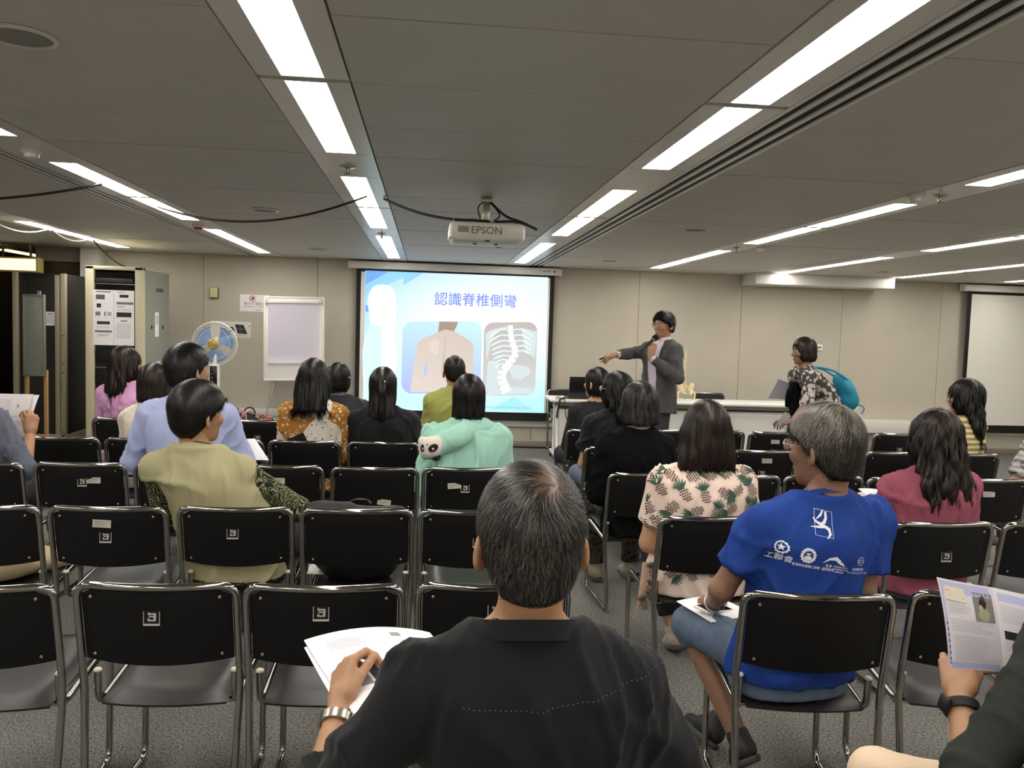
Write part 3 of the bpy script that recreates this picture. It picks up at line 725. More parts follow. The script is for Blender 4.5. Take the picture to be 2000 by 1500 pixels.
# laptop
t = thing('laptop', 'open black laptop on the white table', 'laptop', (1.80, 9.32, .737), R(3))
put('keyboard_base', box_me((0, .06, .009), (.36, .25, .018), .004), t, M_plastic_b)
bm = bmesh.new(); b_box(bm, (0, 0, .125), (.36, .010, .25), .004)
me = fin(bm, 40); me.transform(Matrix.Translation((0, -.062, .012)) @ Matrix.Rotation(R(8), 4, 'X')); put('screen_lid', me, t, mat('laptop_lid', '#0a0a0b', .3))
put('hinge', tube_me([(-.12, -.062, .016), (.12, -.062, .016)], .007, 8), t, M_plastic_b)
put('usb_plug', box_me((-.21, -.01, .008), (.06, .02, .01), .002), t, M_plastic_b)
t = thing('computer_mouse', 'small silver mouse on the table corner', 'mouse', (1.50, 9.22, .737))
bm = bmesh.new(); bmesh.ops.create_uvsphere(bm, u_segments=18, v_segments=10, radius=1); bmesh.ops.scale(bm, vec=(.033, .055, .032), verts=bm.verts[:])
for v in bm.verts: v.co.z = max(v.co.z, 0)
put('shell', fin(bm, 60), t, mat('mouse_silver', '#9b9893', .3, .3)); put('scroll_wheel', lathe_me([(.008, -.004), (.008, .004)], 10, (0, .035, .026), 'X'), t, M_rubber)
tag(put('laptop_cable', tube_me(fillet([(1.60, 9.3, .748), (1.56, 9.14, .742), (1.555, 9.11, .70), (1.57, 9.09, .56), (1.62, 9.1, .42), (1.66, 9.08, .36), (1.70, 9.1, .2), (1.74, 9.2, .012), (1.9, 9.6, .01)], .06), .005, 8), m=M_cable), 'thin black cable hanging over the front edge of the table', 'cable')
tag(put('strap', tube_me(fillet([(1.56, 9.2, .745), (1.505, 9.13, .744), (1.495, 9.1, .72), (1.475, 9.09, .60), (1.47, 9.09, .53)], .03), [.010]*20+[.013]*20 if False else .012, 8), m=M_cable), 'thick black strap hanging off the table edge by the mouse', 'strap')
tag(put('floor_cable', tube_me([(-.2, 10.36, .012), (.4, 10.38, .012), (1.2, 10.35, .012), (1.75, 10.3, .012), (2.3, 10.33, .012)], .012, 8), m=M_cable), 'black cable lying on the carpet along the wall', 'cable')
# anatomical spine model
t = thing('spine_model', 'cream anatomical spine and pelvis model standing on the table', 'anatomical model', (3.05, 9.36, .737))
M_bone = mat('bone_cream', '#e2d3a8', .45)
put('stand_base', lathe_me([(.085, 0), (.085, .01), (.07, .016)], 28), t, M_plastic_w)
put('stand_rod', tube_me([(0, .03, .01), (-.01, .04, .2), (-.03, .03, .6)], .005, 8), t, M_steel)
for k in range(19):
    z = .19+k*.022; x = -.015-.012*math.sin(k*.25)-k*.0012; y = .012*math.cos(k*.33)
    bm = bmesh.new(); s = 1-.022*k
    b_lathe(bm, [(.012*s, -.008), (.021*s, -.0075), (.018*s, 0), (.021*s, .0075), (.012*s, .008)], 12, (x, y, z))
    b_box(bm, (x, y+.028*s, z-.004), (.008, .03*s, .009), .002); b_box(bm, (x, y+.016*s, z), (.055*s, .008, .007), .002)
    put('vertebra', fin(bm, 60), t, M_bone)
for s in (-1, 1):
    bm = bmesh.new(); bmesh.ops.create_uvsphere(bm, u_segments=16, v_segments=10, radius=1)
    for v in bm.verts:
        x, y, z = v.co; v.co = Vector((s*(.058+.036*x+.014*z), .0+.05*y+.012*z, .155+.056*z)); 
        if y < 0: v.co.y += .03*(1-abs(z))
    put('hip_bone', fin(bm, 60), t, M_bone)
    put('pubic_arch', tube_me(fillet([(s*.06, -.02, .13), (s*.045, -.05, .09), (s*.012, -.06, .085)], .02), .011, 10), t, M_bone)
    fm = put('femur_head', tube_me(fillet([(s*.07, -.005, .105), (s*.098, -.005, .10), (s*.102, 0, .06), (s*.096, 0, .02)], .02), [.02, .018, .015, .014, .015, .018, .014, .013, .013, .012, .012, .012, .012, .012][:1]*1 if False else .014, 12), t, M_bone)
put('sacrum', lathe_me([(.004, .09), (.02, .12), (.03, .17), (.02, .185)], 12, (-.01, .02, 0)), t, M_bone)

# ================================================================== CHAIRS
def chair_frame():
    bm = bmesh.new()
    hw, iw, r_ = .222, .198, .0112
    side = lambda s: fillet([(s*iw, .075, .478), (s*iw, .078, .372), (s*iw, .47, .418), (s*iw, .455, .012), (s*iw*1.04, -.0, .012), (s*hw, .045, .44), (s*hw, -.012, .755)], [0, .05, .07, .05, .05, .06, 0], 5)
    L_, Rr = side(-1), side(1)
    # bowed top bar joins both uprights in one continuous tube
    top = []
    n = 14
    for k in range(n+1):
        t_ = k/n; x = -hw+2*hw*t_
        top.append(Vector((x, -.012-.034*math.sin(math.pi*t_)**1.0*.9, .765)))
    a = fillet([L_[-2], Vector((-hw, -.012, .765)), top[3]], .055, 6)
    b = fillet([top[-4], Vector((hw, -.012, .765)), Rr[-2]], .055, 6)
    path = L_[:-2]+a+top[4:-4]+b+Rr[:-2][::-1]
    b_tube(bm, path, r_, 10)
    b_tube(bm, [(-iw, .40, .400), (iw, .40, .400)], .009, 8); b_tube(bm, [(-iw, .12, .368), (iw, .12, .368)], .009, 8)
    return fin(bm, 50)
def chair_back():
    bm = bmesh.new(); n, mrow = 14, 9
    F = []
    for side in (0, 1):
        g = []
        for j in range(mrow):
            v = j/(mrow-1); z = .536+v*.217
            g.append([])
            for i in range(n+1):
                u = i/n*2-1; hwv = .208
                x = u*hwv
                corner = 1-.0*abs(u)
                yb = -.012-.030*(1-u*u)+(1-v)*.045*.9-.012*(0)
                zz = z-(.014*(1-u*u) if j == 0 else 0)*1-(.03*max(0, abs(u)-.9)/.1 if j == mrow-1 else 0)*.5
                bulge = .016 if side else -.006
                ed = (1-abs(u)**8)*(1-abs(2*v-1)**8)
                g[-1].append(bm.verts.new((x, yb+bulge*ed+(.004 if side else 0), zz)))
        F.append(g)
    for s, g in enumerate(F):
        for j in range(mrow-1):
            for i in range(n):
                q = (g[j][i], g[j][i+1], g[j+1][i+1], g[j+1][i]); bm.faces.new(q if s == 0 else q[::-1])
    A, B = F
    for j in range(mrow-1):
        for i in (0, n): bm.faces.new((A[j][i], A[j+1][i], B[j+1][i], B[j][i]))
    for i in range(n):
        for j in (0, mrow-1): bm.faces.new((A[j][i], A[j][i+1], B[j][i+1], B[j][i]))
    return fin(bm, 50)
def chair_seat():
    bm = bmesh.new(); n, m_ = 14, 14; T, Bt = [], []
    for j in range(m_+1):
        v = j/m_; T.append([]); Bt.append([])
        for i in range(n+1):
            u = i/n*2-1
            x = u*(.182+.004*v); y = .055+v*.43-.022*(1-u*u)*(1-v)**6
            e = (1-abs(u)**6)*(1-abs(2*v-1)**7)
            zc = .385+.045*v
            dish = -.016*(1-u*u)*math.sin(math.pi*min(1, v*1.1))
            T[-1].append(bm.verts.new((x, y, zc+.004+.030*e+dish*e))); Bt[-1].append(bm.verts.new((x*.97, y*.98+.005, zc-.020*e-.004)))
    for j in range(m_):
        for i in range(n):
            bm.faces.new((T[j][i], T[j][i+1], T[j+1][i+1], T[j+1][i])); bm.faces.new((Bt[j][i], Bt[j+1][i], Bt[j+1][i+1], Bt[j][i+1]))
    for j in range(m_):
        for i in (0, n): bm.faces.new((T[j][i], T[j+1][i], Bt[j+1][i], Bt[j][i]))
    for i in range(n):
        for j in (0, m_): bm.faces.new((T[j][i], T[j][i+1], Bt[j][i+1], Bt[j][i]))
    return fin(bm, 60)
def sticker_logo():
    bm = bmesh.new(); w_, h_ = .030, .030
    def q(x, z, a, b, k, mi): b_poly(bm, [(x-a/2, -k*.0003, z-b/2), (x+a/2, -k*.0003, z-b/2), (x+a/2, -k*.0003, z+b/2), (x-a/2, -k*.0003, z+b/2)], mi)
    q(0, 0, .034, .034, 1, 0); q(0, .002, .031, .0285, 2, 1)
    q(.001, .0085, .016, .0035, 3, 0); q(.0075, .003, .004, .013, 3, 0); q(.001, .003, .013, .003, 3, 0); q(-.0055, -.004, .004, .006, 3, 0); q(.001, -.0055, .015, .003, 3, 0); q(.006, -.003, .004, .006, 3, 0); q(-.0055, .009, .003, .006, 3, 0)
    me = fin(bm); me.materials.append(mat('sticker_silver', '#b9b8b2', .4)); me.materials.append(mat('sticker_black', '#0a0a0c', .4)); return me
def sticker_label():
    bm = bmesh.new()
    def q(x, z, a, b, k, mi): b_poly(bm, [(x-a/2, -k*.0003, z-b/2), (x+a/2, -k*.0003, z-b/2), (x+a/2, -k*.0003, z+b/2), (x-a/2, -k*.0003, z+b/2)], mi)
    q(0, 0, .05, .022, 1, 0)
    for k in range(3): q(-.004*k, .006-k*.005, .042-.008*k, .0015, 2, 1)
    me = fin(bm); me.materials.append(mat('label_cream', '#b8b3a4', .6)); me.materials.append(M_ink); return me
CH = thing('stacking_chair', 'x', 'chair')
put('frame', chair_frame(), CH, M_chrome)
put('backrest', chair_back(), CH, M_backp)
put('seat', chair_seat(), CH, M_vinyl)
rv = lathe_me([(.0045, 0), (.0045, -.002), (.001, -.0035)], 10, axis='Y')
def back_y(u, z):
    v = (z-.527)/.226
    return -.012-.030*(1-u*u)+(1-v)*.045*.9-.006-.0008
for sx in (-1, 1):
    for z in (.732, .555): put('rivet', rv, CH, M_steel, loc=(sx*.178, back_y(sx*.178/.208, z)+.0022, z))
    cp = lathe_me([(.0118, 0), (.0122, .004), (.009, .008), (.001, .009)], 12)
    put('tube_cap', cp, CH, M_capw, loc=(sx*.198, .075, .476))
LOGO, LABEL = sticker_logo(), sticker_label()
LOGO.transform(Matrix.Scale(1.35, 4)); LABEL.transform(Matrix.Scale(1.4, 4))
ORD = ['', 'first', 'second', 'third', 'fourth', 'fifth', 'sixth', 'seventh']
CHAIRS = []
def place_chair(x, y, rz, label, logo=None, lab=None, tear=None):
    o = copy_tree(CH) if CHAIRS else CH
    o.location = (x, y, 0); o.rotation_euler = (0, 0, rz)
    o['label'] = label; o['category'] = 'chair'; o['group'] = 'black chrome-framed stacking chairs'
    if logo is not None:
        s = put('logo_sticker', LOGO, o, loc=(logo[0], back_y(logo[0]/.208, .527+.226*logo[1])-.0012, .527+.226*logo[1])); s['label'] = 'square black and silver logo sticker'
    if lab is not None:
        s = put('paper_label', LABEL, o, loc=(lab[0], back_y(lab[0]/.208, .527+.226*lab[1])-.0012, .527+.226*lab[1]), rot=(0, R(lab[2] if len(lab) > 2 else 0), 0)); s['label'] = 'small cream paper label'
    CHAIRS.append(o)
    return o
LX = [-2.24, -1.755, -1.26, -.76, -.268, .21]
RX = [1.2, 1.68, 2.17, 2.66, 3.14, 3.64]
LR = [6.32, 5.27, 4.335, 3.345, 2.37]
RRW = [6.17, 5.15, 4.22, 3.2, 2.24]

# every chair: block, row (from the screen), position, rotation, sticker, label, who sits there
CH_L = [   # x, y, logo, label, sitter
 (1, [(-2.24, None, None, 'woman in the pink top'), (-1.77, (.0, .55), None, None), (-1.29, (.02, .5), None, None), (-.78, None, None, 'person in the dark navy jacket'), (-.27, None, None, None), (.19, None, None, 'man in the yellow-green shirt')]),
 (2, [(-2.24, (.02, .12), None, None), (-1.755, None, None, 'person in the cream sweater'), (-1.25, None, None, None), (-.765, None, None, 'woman in the orange patterned blouse'), (-.268, None, None, 'woman with the ponytail'), (.21, None, None, None)]),
 (3, [(-2.25, None, None, 'person in the grey denim shirt'), (-1.755, (.02, .66), (.075, .70), None), (-1.26, None, None, 'man in the light blue shirt'), (-.76, (.0, .45), (.0, .74), None), (-.262, None, (.05, .26, 8), None), (.215, (.0, .60), (-.058, .66, -4), 'person in the mint hoodie')]),
 (4, [(-1.735, None, (-.03, .6), None), (-1.248, (.0, .55), (-.01, .80, 3), None), (-.757, (-.005, .62), None, 'person in the khaki vest'), (-.27, None, None, None), (.205, (.02, .5), None, None)]),
 (5, [(-1.245, None, None, None), (-.752, (-.005, .66), None, None), (-.28, (-.005, .74), None, None), (.21, (.005, .74), None, None)]),
]
CH_R = [
 (1, [(1.29, 6.12, 4, None, None, 'short-haired woman in black by the table'), (1.79, 6.18, 2, None, None, None), (2.28, 6.2, 0, None, (-.06, .8), None), (2.76, 6.18, 0, (-.02, .38), (-.02, .75), None), (3.27, 6.2, 0, None, None, None), (3.82, 6.22, 0, (-.01, .5), (.10, .55), None)]),
 (2, [(1.25, 5.2, 4, None, None, 'woman with glasses and wavy black hair'), (1.74, 5.2, 2, None, None, None), (2.22, 5.15, 0, (-.015, .42), (.01, .80), None), (2.69, 5.17, 0, None, None, None), (3.16, 5.17, 0, (0, .42), None, None), (3.66, 5.15, 0, None, None, 'woman in the yellow striped top')]),
 (3, [(1.2, 4.26, 4, None, None, 'person in the black cardigan'), (1.69, 4.21, 2, None, None, None), (2.165, 4.22, 0, None, None, None), (2.63, 4.2, 0, None, None, None), (3.13, 4.2, 0, None, (-.03, .72), None), (3.66, 4.2, 0, None, None, 'person in the plaid shirt')]),
 (4, [(1.19, 3.25, 3, None, None, 'woman in the pineapple blouse'), (2.16, 3.17, 1, (.01, .45), None, 'woman in the magenta shirt'), (2.655, 3.17, 0, None, None, None)]),
 (5, [(1.17, 2.27, -6, None, None, 'man in the blue T-shirt'), (1.70, 2.27, -6, None, None, None)]),
]
def chair_label(row, k, side, sitter):
    if sitter: return 'black chrome-framed chair with the %s sitting on it' % sitter
    return 'empty black chrome-framed chair, %s row from the screen, %s seat from the %s' % (ORD[row], ORD[k], side)
for row, cs in CH_L:
    for j, (x, lo, la, who) in enumerate(cs):
        rr = random.Random(row*17+j)
        place_chair(x, LR[row-1]+rr.uniform(-.015, .015), R(rr.uniform(-1.5, 1.5)), chair_label(row, len(cs)-j, 'aisle, fan side', who), lo, la)
for row, cs in CH_R:
    for j, (x, y, a, lo, la, who) in enumerate(cs):
        place_chair(x, y, R(a), chair_label(row, j+1, 'aisle, table side', who), lo, la)
place_chair(.21, 1.25, R(0), 'black chrome-framed chair under the man in the black shirt')
place_chair(1.33, 1.40, R(12), 'black chrome-framed chair under the person in dark green with the booklet')
place_chair(1.75, 10.22, R(178), 'black chrome-framed chair behind the table by the laptop')
place_chair(3.62, 10.2, R(181), 'black chrome-framed chair behind the table, away from the laptop')
# ================================================================== IMPLICIT SURFACES (numpy) FOR FIGURES
V = lambda *a: np.array(a, np.float32)
def smin(a, b, k):
    h = np.clip(.5+.5*(b-a)/k, 0, 1); return b+(a-b)*h-k*h*(1-h)
def smax(a, b, k): return -smin(-a, -b, k)
def rc(a, b, ra, rb, cut=False, sq=None):
    a = np.asarray(a, np.float32); b = np.asarray(b, np.float32); ab = b-a; l2 = float(ab@ab)+1e-9; dr = ab/math.sqrt(l2)
    def f(p):
        t = np.clip(((p-a)@ab)/l2, 0, 1)
        d = np.linalg.norm(p-a-t[:, None]*ab, axis=1)-(ra+(rb-ra)*t)
        if cut: d = np.maximum(d, (p-b)@dr)
        return d
    return f
def ell(c, r, M=None):
    c = np.asarray(c, np.float32); r = np.asarray(r, np.float32)
    M_ = None if M is None else np.array(M, np.float32)
    def f(p):
        q = p-c
        if M_ is not None: q = q @ M_
        k0 = np.linalg.norm(q/r, axis=1); k1 = np.linalg.norm(q/(r*r), axis=1)+1e-6
        return k0*(k0-1)/k1
    return f
def loft(rows, e=0., pw=2.3, rot=0.):
    """stack of superellipses: (z, half width, half depth, cx, cy)"""
    rows = sorted(rows); Z = np.array([r[0] for r in rows])
    zz = np.linspace(Z[0], Z[-1], 80)
    def sm(i):
        v = np.interp(zz, Z, [r[i] for r in rows]); k = np.ones(7)/7
        return np.convolve(np.pad(v, 3, mode='edge'), k, 'valid')
    A, B, CX, CY = sm(1)+e, sm(2)+e, sm(3), sm(4)
    def f(p):
        z = p[:, 2]; a = np.interp(z, zz, A); b = np.interp(z, zz, B)
        x = p[:, 0]-np.interp(z, zz, CX); y = p[:, 1]-np.interp(z, zz, CY)
        if rot:
            tt = np.clip((z-Z[0])/(Z[-1]-Z[0]), 0, 1)*rot; c_, s_ = np.cos(tt), np.sin(tt); x, y = c_*x+s_*y, -s_*x+c_*y
        q = (np.abs(x/a)**pw+np.abs(y/b)**pw)**(1/pw)
        d = (q-1)*np.minimum(a, b)
        return np.maximum(d, np.maximum(Z[0]-e-z, z-Z[-1]-e))
    return f
class Fld:
    def __init__(s): s.o = []
    def add(s, f, k=.02): s.o.append((0, f, k)); return s
    def sub(s, f, k=.01): s.o.append((1, f, k)); return s
    def cut(s, f, k=.006): s.o.append((2, f, k)); return s          # keep only where f < 0
    def __call__(s, p):
        d = None
        for m, f, k in s.o:
            v = f(p)
            if d is None: d = v
            elif m == 0: d = smin(d, v, k)
            elif m == 1: d = smax(d, -v, k)
            else: d = smax(d, v, k)
        return d.astype(np.float32)
def grad(f, p, h=.002):
    g = np.zeros_like(p)
    for i in range(3):
        e = np.zeros(3, np.float32); e[i] = h
        g[:, i] = f(p+e)-f(p-e)
    return g/(np.linalg.norm(g, axis=1)[:, None]+1e-9)
def mesher(f, lo, hi, h):
    """surface nets on a two-level grid -> verts, quads"""
    lo = np.asarray(lo, np.float32); hi = np.asarray(hi, np.float32)
    B = 5
    nb = np.ceil((hi-lo)/(h*B)).astype(int)+1
    n = nb*B
    ax = [lo[i]+h*np.arange(n[i]) for i in range(3)]
    bx = [lo[i]+h*(np.arange(nb[i])*B+(B-1)/2) for i in range(3)]
    G = np.stack(np.meshgrid(*bx, indexing='ij'), -1).reshape(-1, 3).astype(np.float32)
    D0 = f(G)
    act = np.abs(D0) < h*B*1.9
    D = np.repeat(np.repeat(np.repeat(D0.reshape(nb), B, 0), B, 1), B, 2)
    mask = np.repeat(np.repeat(np.repeat(act.reshape(nb), B, 0), B, 1), B, 2)
    idx = np.nonzero(mask)
    P_ = np.stack([ax[i][idx[i]] for i in range(3)], -1).astype(np.float32)
    D[idx] = f(P_)
    S_ = D < 0
    c = np.zeros(tuple(n-1), np.uint8)
    for i in (0, 1):
        for j in (0, 1):
            for k in (0, 1): c += S_[i:n[0]-1+i, j:n[1]-1+j, k:n[2]-1+k]
    A = (c > 0) & (c < 8)
    ci = np.stack(np.nonzero(A), -1)
    vid = -np.ones(A.shape, np.int64); vid[A] = np.arange(len(ci))
    acc = np.zeros((len(ci), 3)); cnt = np.zeros(len(ci))
    cor = [(i, j, k) for i in (0, 1) for j in (0, 1) for k in (0, 1)]
    for a in cor:
        for ax_ in range(3):
            if a[ax_]: continue
            b = list(a); b[ax_] = 1
            da = D[ci[:, 0]+a[0], ci[:, 1]+a[1], ci[:, 2]+a[2]]; db = D[ci[:, 0]+b[0], ci[:, 1]+b[1], ci[:, 2]+b[2]]
            m_ = (da < 0) != (db < 0)
            t = np.where(m_, da/(da-db+1e-12), 0)
            pos = np.array(a, float)[None].repeat(len(ci), 0); pos[:, ax_] += t
            acc[m_] += pos[m_]; cnt[m_] += 1
    vp = lo+h*(ci+acc/np.maximum(cnt, 1)[:, None])
    Q = []
    for ax_ in range(3):
        o1, o2 = (ax_+1) % 3, (ax_+2) % 3
        s0 = [slice(1, n[i]-1) for i in range(3)]; s1 = list(s0)
        s0[ax_] = slice(0, n[ax_]-1); s1[ax_] = slice(1, n[ax_])
        a, b = S_[tuple(s0)], S_[tuple(s1)]
        for flip, m_ in ((False, a & ~b), (True, ~a & b)):
            e = np.stack(np.nonzero(m_), -1)
            if len(e) == 0: continue
            e = e+np.array([0 if i == ax_ else 1 for i in range(3)])
            def cell(d1, d2):
                q = e.copy(); q[:, o1] -= d1; q[:, o2] -= d2; return vid[q[:, 0], q[:, 1], q[:, 2]]
            q = np.stack([cell(1, 1), cell(0, 1), cell(0, 0), cell(1, 0)], -1)
            Q.append(q[:, ::-1] if flip else q)
    Q = np.concatenate(Q) if Q else np.zeros((0, 4), int)
    Q = Q[(Q >= 0).all(1)]
    return vp.astype(np.float32), Q
def vnormals(v, q):
    n = np.cross(v[q[:, 2]]-v[q[:, 0]], v[q[:, 3]]-v[q[:, 1]])
    out = np.zeros_like(v)
    for i in range(4): np.add.at(out, q[:, i], n)
    return out/(np.linalg.norm(out, axis=1)[:, None]+1e-12)
def wrinkle(v, q, amp, freq=38., seed=0, stretch=(1, 1, .55)):
    """cloth folds: warped, ridged plane waves pushed along the normals"""
    rg = np.random.default_rng(seed); n = vnormals(v, q); p = v*np.array(stretch)
    warp = np.zeros_like(p)
    for k in range(4):
        d = rg.normal(size=3); d /= np.linalg.norm(d)
        warp += rg.normal(size=3)[None]*np.sin(p@d*freq*.35+rg.uniform(0, 6))[:, None]*.035
    s = np.zeros(len(v)); W = 0
    for k in range(6):
        d = rg.normal(size=3); d /= np.linalg.norm(d)
        fr = freq*(.5, .7, 1, 1.3, 1.8, 2.4)[k]; wt = (1, 1, .8, .6, .35, .25)[k]
        x = np.sin((p+warp)@d*fr+rg.uniform(0, 6))
        m_ = .5+.5*np.sin((p+warp)@rg.normal(size=3)*freq*.18+rg.uniform(0, 6))      # folds come and go
        s += wt*m_*((1-np.abs(x))**2-.33); W += wt
    return v+n*(s*amp*2.2/W*1.6)[:, None]
def np_mesh(name, v, q, smooth=True):
    me = bpy.data.meshes.new(name)
    v = np.asarray(v, np.float32); q = np.asarray(q, np.int32)
    me.vertices.add(len(v)); me.vertices.foreach_set('co', v.ravel())
    k = q.shape[1]
    me.loops.add(q.size); me.loops.foreach_set('vertex_index', q.ravel())
    me.polygons.add(len(q)); me.polygons.foreach_set('loop_start', np.arange(0, q.size, k, dtype=np.int32))
    try: me.polygons.foreach_set('loop_total', np.full(len(q), k, np.int32))
    except Exception: pass
    me.polygons.foreach_set('use_smooth', np.full(len(q), smooth))
    me.update(calc_edges=True); me.validate()
    return me
def join_np(parts):
    vs_, qs, o = [], [], 0
    for v, q in parts: vs_.append(v); qs.append(np.asarray(q)+o); o += len(v)
    return np.concatenate(vs_), np.concatenate(qs)
def eul(yaw=0, pitch=0, roll=0):
    """head rotation: yaw left positive (about z), pitch up positive (about x), roll to the right positive (about y)"""
    return np.array(Matrix.Rotation(yaw, 3, 'Z') @ Matrix.Rotation(pitch, 3, 'X') @ Matrix.Rotation(roll, 3, 'Y'), np.float32)

# ------------------------------------------------------------------ heads
def head_field(face=1., female=False, bald=0., ears=True):
    f = Fld()
    f.add(ell((0, -.012, .028), (.0745, .094, .086)))
    f.add(ell((0, .028, -.03), (.060, .062, .082)), .03)
    f.add(ell((0, .05, -.085), (.038 if not female else .033, .035, .032)), .03)       # jaw
    f.add(ell((0, .070, -.104), (.018, .016, .014)), .02)                                 # chin
    f.add(rc((0, .085, .004), (0, .106, -.034), .007, .0115), .014)                       # nose
    for s in (-1, 1):
        f.add(ell((s*.011, .096, -.038), (.008, .009, .007)), .008)
        f.add(ell((s*.04, .066, -.028), (.02, .02, .02)), .02)                            # cheek bone
        f.sub(ell((s*.031, .097, .004), (.018, .014, .010)), .012)                        # eye socket
    f.add(ell((0, .086, -.066), (.022, .010, .0065)), .008)                               # lips
    f.add(ell((0, .083, -.076), (.018, .010, .0065)), .008)
    f.sub(ell((0, .098, -.0712), (.02, .006, .0012)), .004)
    for s in ((-1, 1) if ears else ()):
        M = Matrix.Rotation(s*R(32), 3, 'Z') @ Matrix.Rotation(R(-10), 3, 'X')
        f.add(ell((s*.0855, -.016, -.018), (.0075, .019, .033), M), .008)                  # ear
        f.sub(ell((s*.0935, -.010, -.014), (.006, .010, .018), M), .006)
        f.add(ell((s*.082, -.010, -.043), (.006, .008, .010), M), .008)
    f.add(rc((0, -.028, -.05), (0, -.020, -.125), .051, .050), .03)                        # neck
    return f
HAIR_MATS = {}
def hair_mat(dark, light=None):
    key = (dark, light)
    if key in HAIR_MATS: return HAIR_MATS[key]
    m = bpy.data.materials.new('hair'); m.use_nodes = True
    nt = m.node_tree; b = nt.nodes['Principled BSDF']
    at = nt.nodes.new('ShaderNodeAttribute'); at.attribute_name = 'tone'
    mx = nt.nodes.new('ShaderNodeMix'); mx.data_type = 'RGBA'
    mx.inputs[6].default_value = lin(dark); mx.inputs[7].default_value = lin(light or dark)
    nt.links.new(at.outputs['Fac'], mx.inputs[0])
    a2 = nt.nodes.new('ShaderNodeAttribute'); a2.attribute_name = 'scalp'
    m2 = nt.nodes.new('ShaderNodeMix'); m2.data_type = 'RGBA'; m2.inputs[7].default_value = lin('#7a5b42')
    nt.links.new(a2.outputs['Fac'], m2.inputs[0]); nt.links.new(mx.outputs[2], m2.inputs[6]); nt.links.new(m2.outputs[2], b.inputs['Base Color'])
    b.inputs['Roughness'].default_value = .36; b.inputs['Specular IOR Level'].default_value = .4
    HAIR_MATS[key] = m
    return m
class Locks:
    """hair volume broken into locks that run down the head, with a ragged lower edge"""
    def __init__(s, f, amp, ln, rag, seed, wave): s.f, s.amp, s.ln, s.rag, s.ph, s.wave = f, amp, ln, rag, seed*1.7, wave
    def __call__(s, p):
        x, y, z = p[:, 0], p[:, 1]+.02, p[:, 2]
        th = np.arctan2(x, -y)
        w_ = s.wave*np.sin(z*38+s.ph)
        l_ = np.sin(th*8+w_+s.ph)+.7*np.sin(th*15-w_*1.3+s.ph*2+1.3*np.sin(z*14))+.5*np.sin(th*27+w_+s.ph*3)
        d = s.f(p)-s.amp*l_*np.clip((.085-z)*9, .12, 1)
        if s.ln: d = np.maximum(d, (-s.ln+s.rag*(.5*np.sin(th*9+s.ph)+.35*np.sin(th*21+s.ph*2)+.25*np.sin(th*43)))-z)
        return d.astype(np.float32)
def hair_field(kind, **o):
    f = Fld()
    if kind in ('short', 'crop'):
        g = o.get('vol', 0.)
        f.add(ell((0, -.012, .030), (.081+g, .101+g, .096+g)))
        f.add(ell((0, -.045, -.028), (.066+g*.6, .060+g*.6, .07)), .02)
        yy = [-.13, -.085, -.055, -.03, .005, .02, .05, .08, .11]
        nap = o.get('nape', -.078); fr = o.get('front', .055)
        zz = [nap, nap, nap+.012, -.045, .0, .018, .030, fr-.004, fr]
        f.cut(lambda p: np.interp(p[:, 1], yy, zz).astype(np.float32)-p[:, 2], .012)
        f.sub(ell((0, .11, .0), (.064, .06, .066)), .012)
    else:
        ln, wd, bk = o.get('length', .15), o.get('width', .088), o.get('back', .10)
        f.add(ell((0, -.014, .028), (.085, .105, .098)))
        rows = [(.06, .07, .085, 0, -.012), (.0, wd*.97, .098, 0, -.014), (-.06, wd, bk*.95, 0, -.016)]
        if kind == 'bob':
            rows += [(-.11, wd*o.get('flare', 1.0), bk*.85, 0, -.022), (-ln, wd*o.get('flare', 1.)*o.get('taper', .9), bk*.65, 0, -.03)]
        else:
            rows += [(-.12, wd*.98, bk*.75, 0, -.045), (-.20, wd*o.get('flare', 1.)*.95, bk*.52, o.get('dx', 0)*.4, -.075), (-ln*.85, wd*o.get('flare', 1.)*.8, bk*.40, o.get('dx', 0)*.8, -.085), (-ln, wd*.45, bk*.25, o.get('dx', 0), -.085)]
        f.add(loft(rows, pw=2.1), .02)
        f.sub(ell((0, .125, -.07), (.068, .085, .135)), .014)
        if kind == 'bob' and ln > .12: f.sub(rc((0, .05, -.08), (0, .02, -.2), .05, .055), .015)
        return Locks(f, o.get('lock', .0028), ln-.004, o.get('rag', .012), o.get('seed', 1), o.get('wave', .5))
    return f
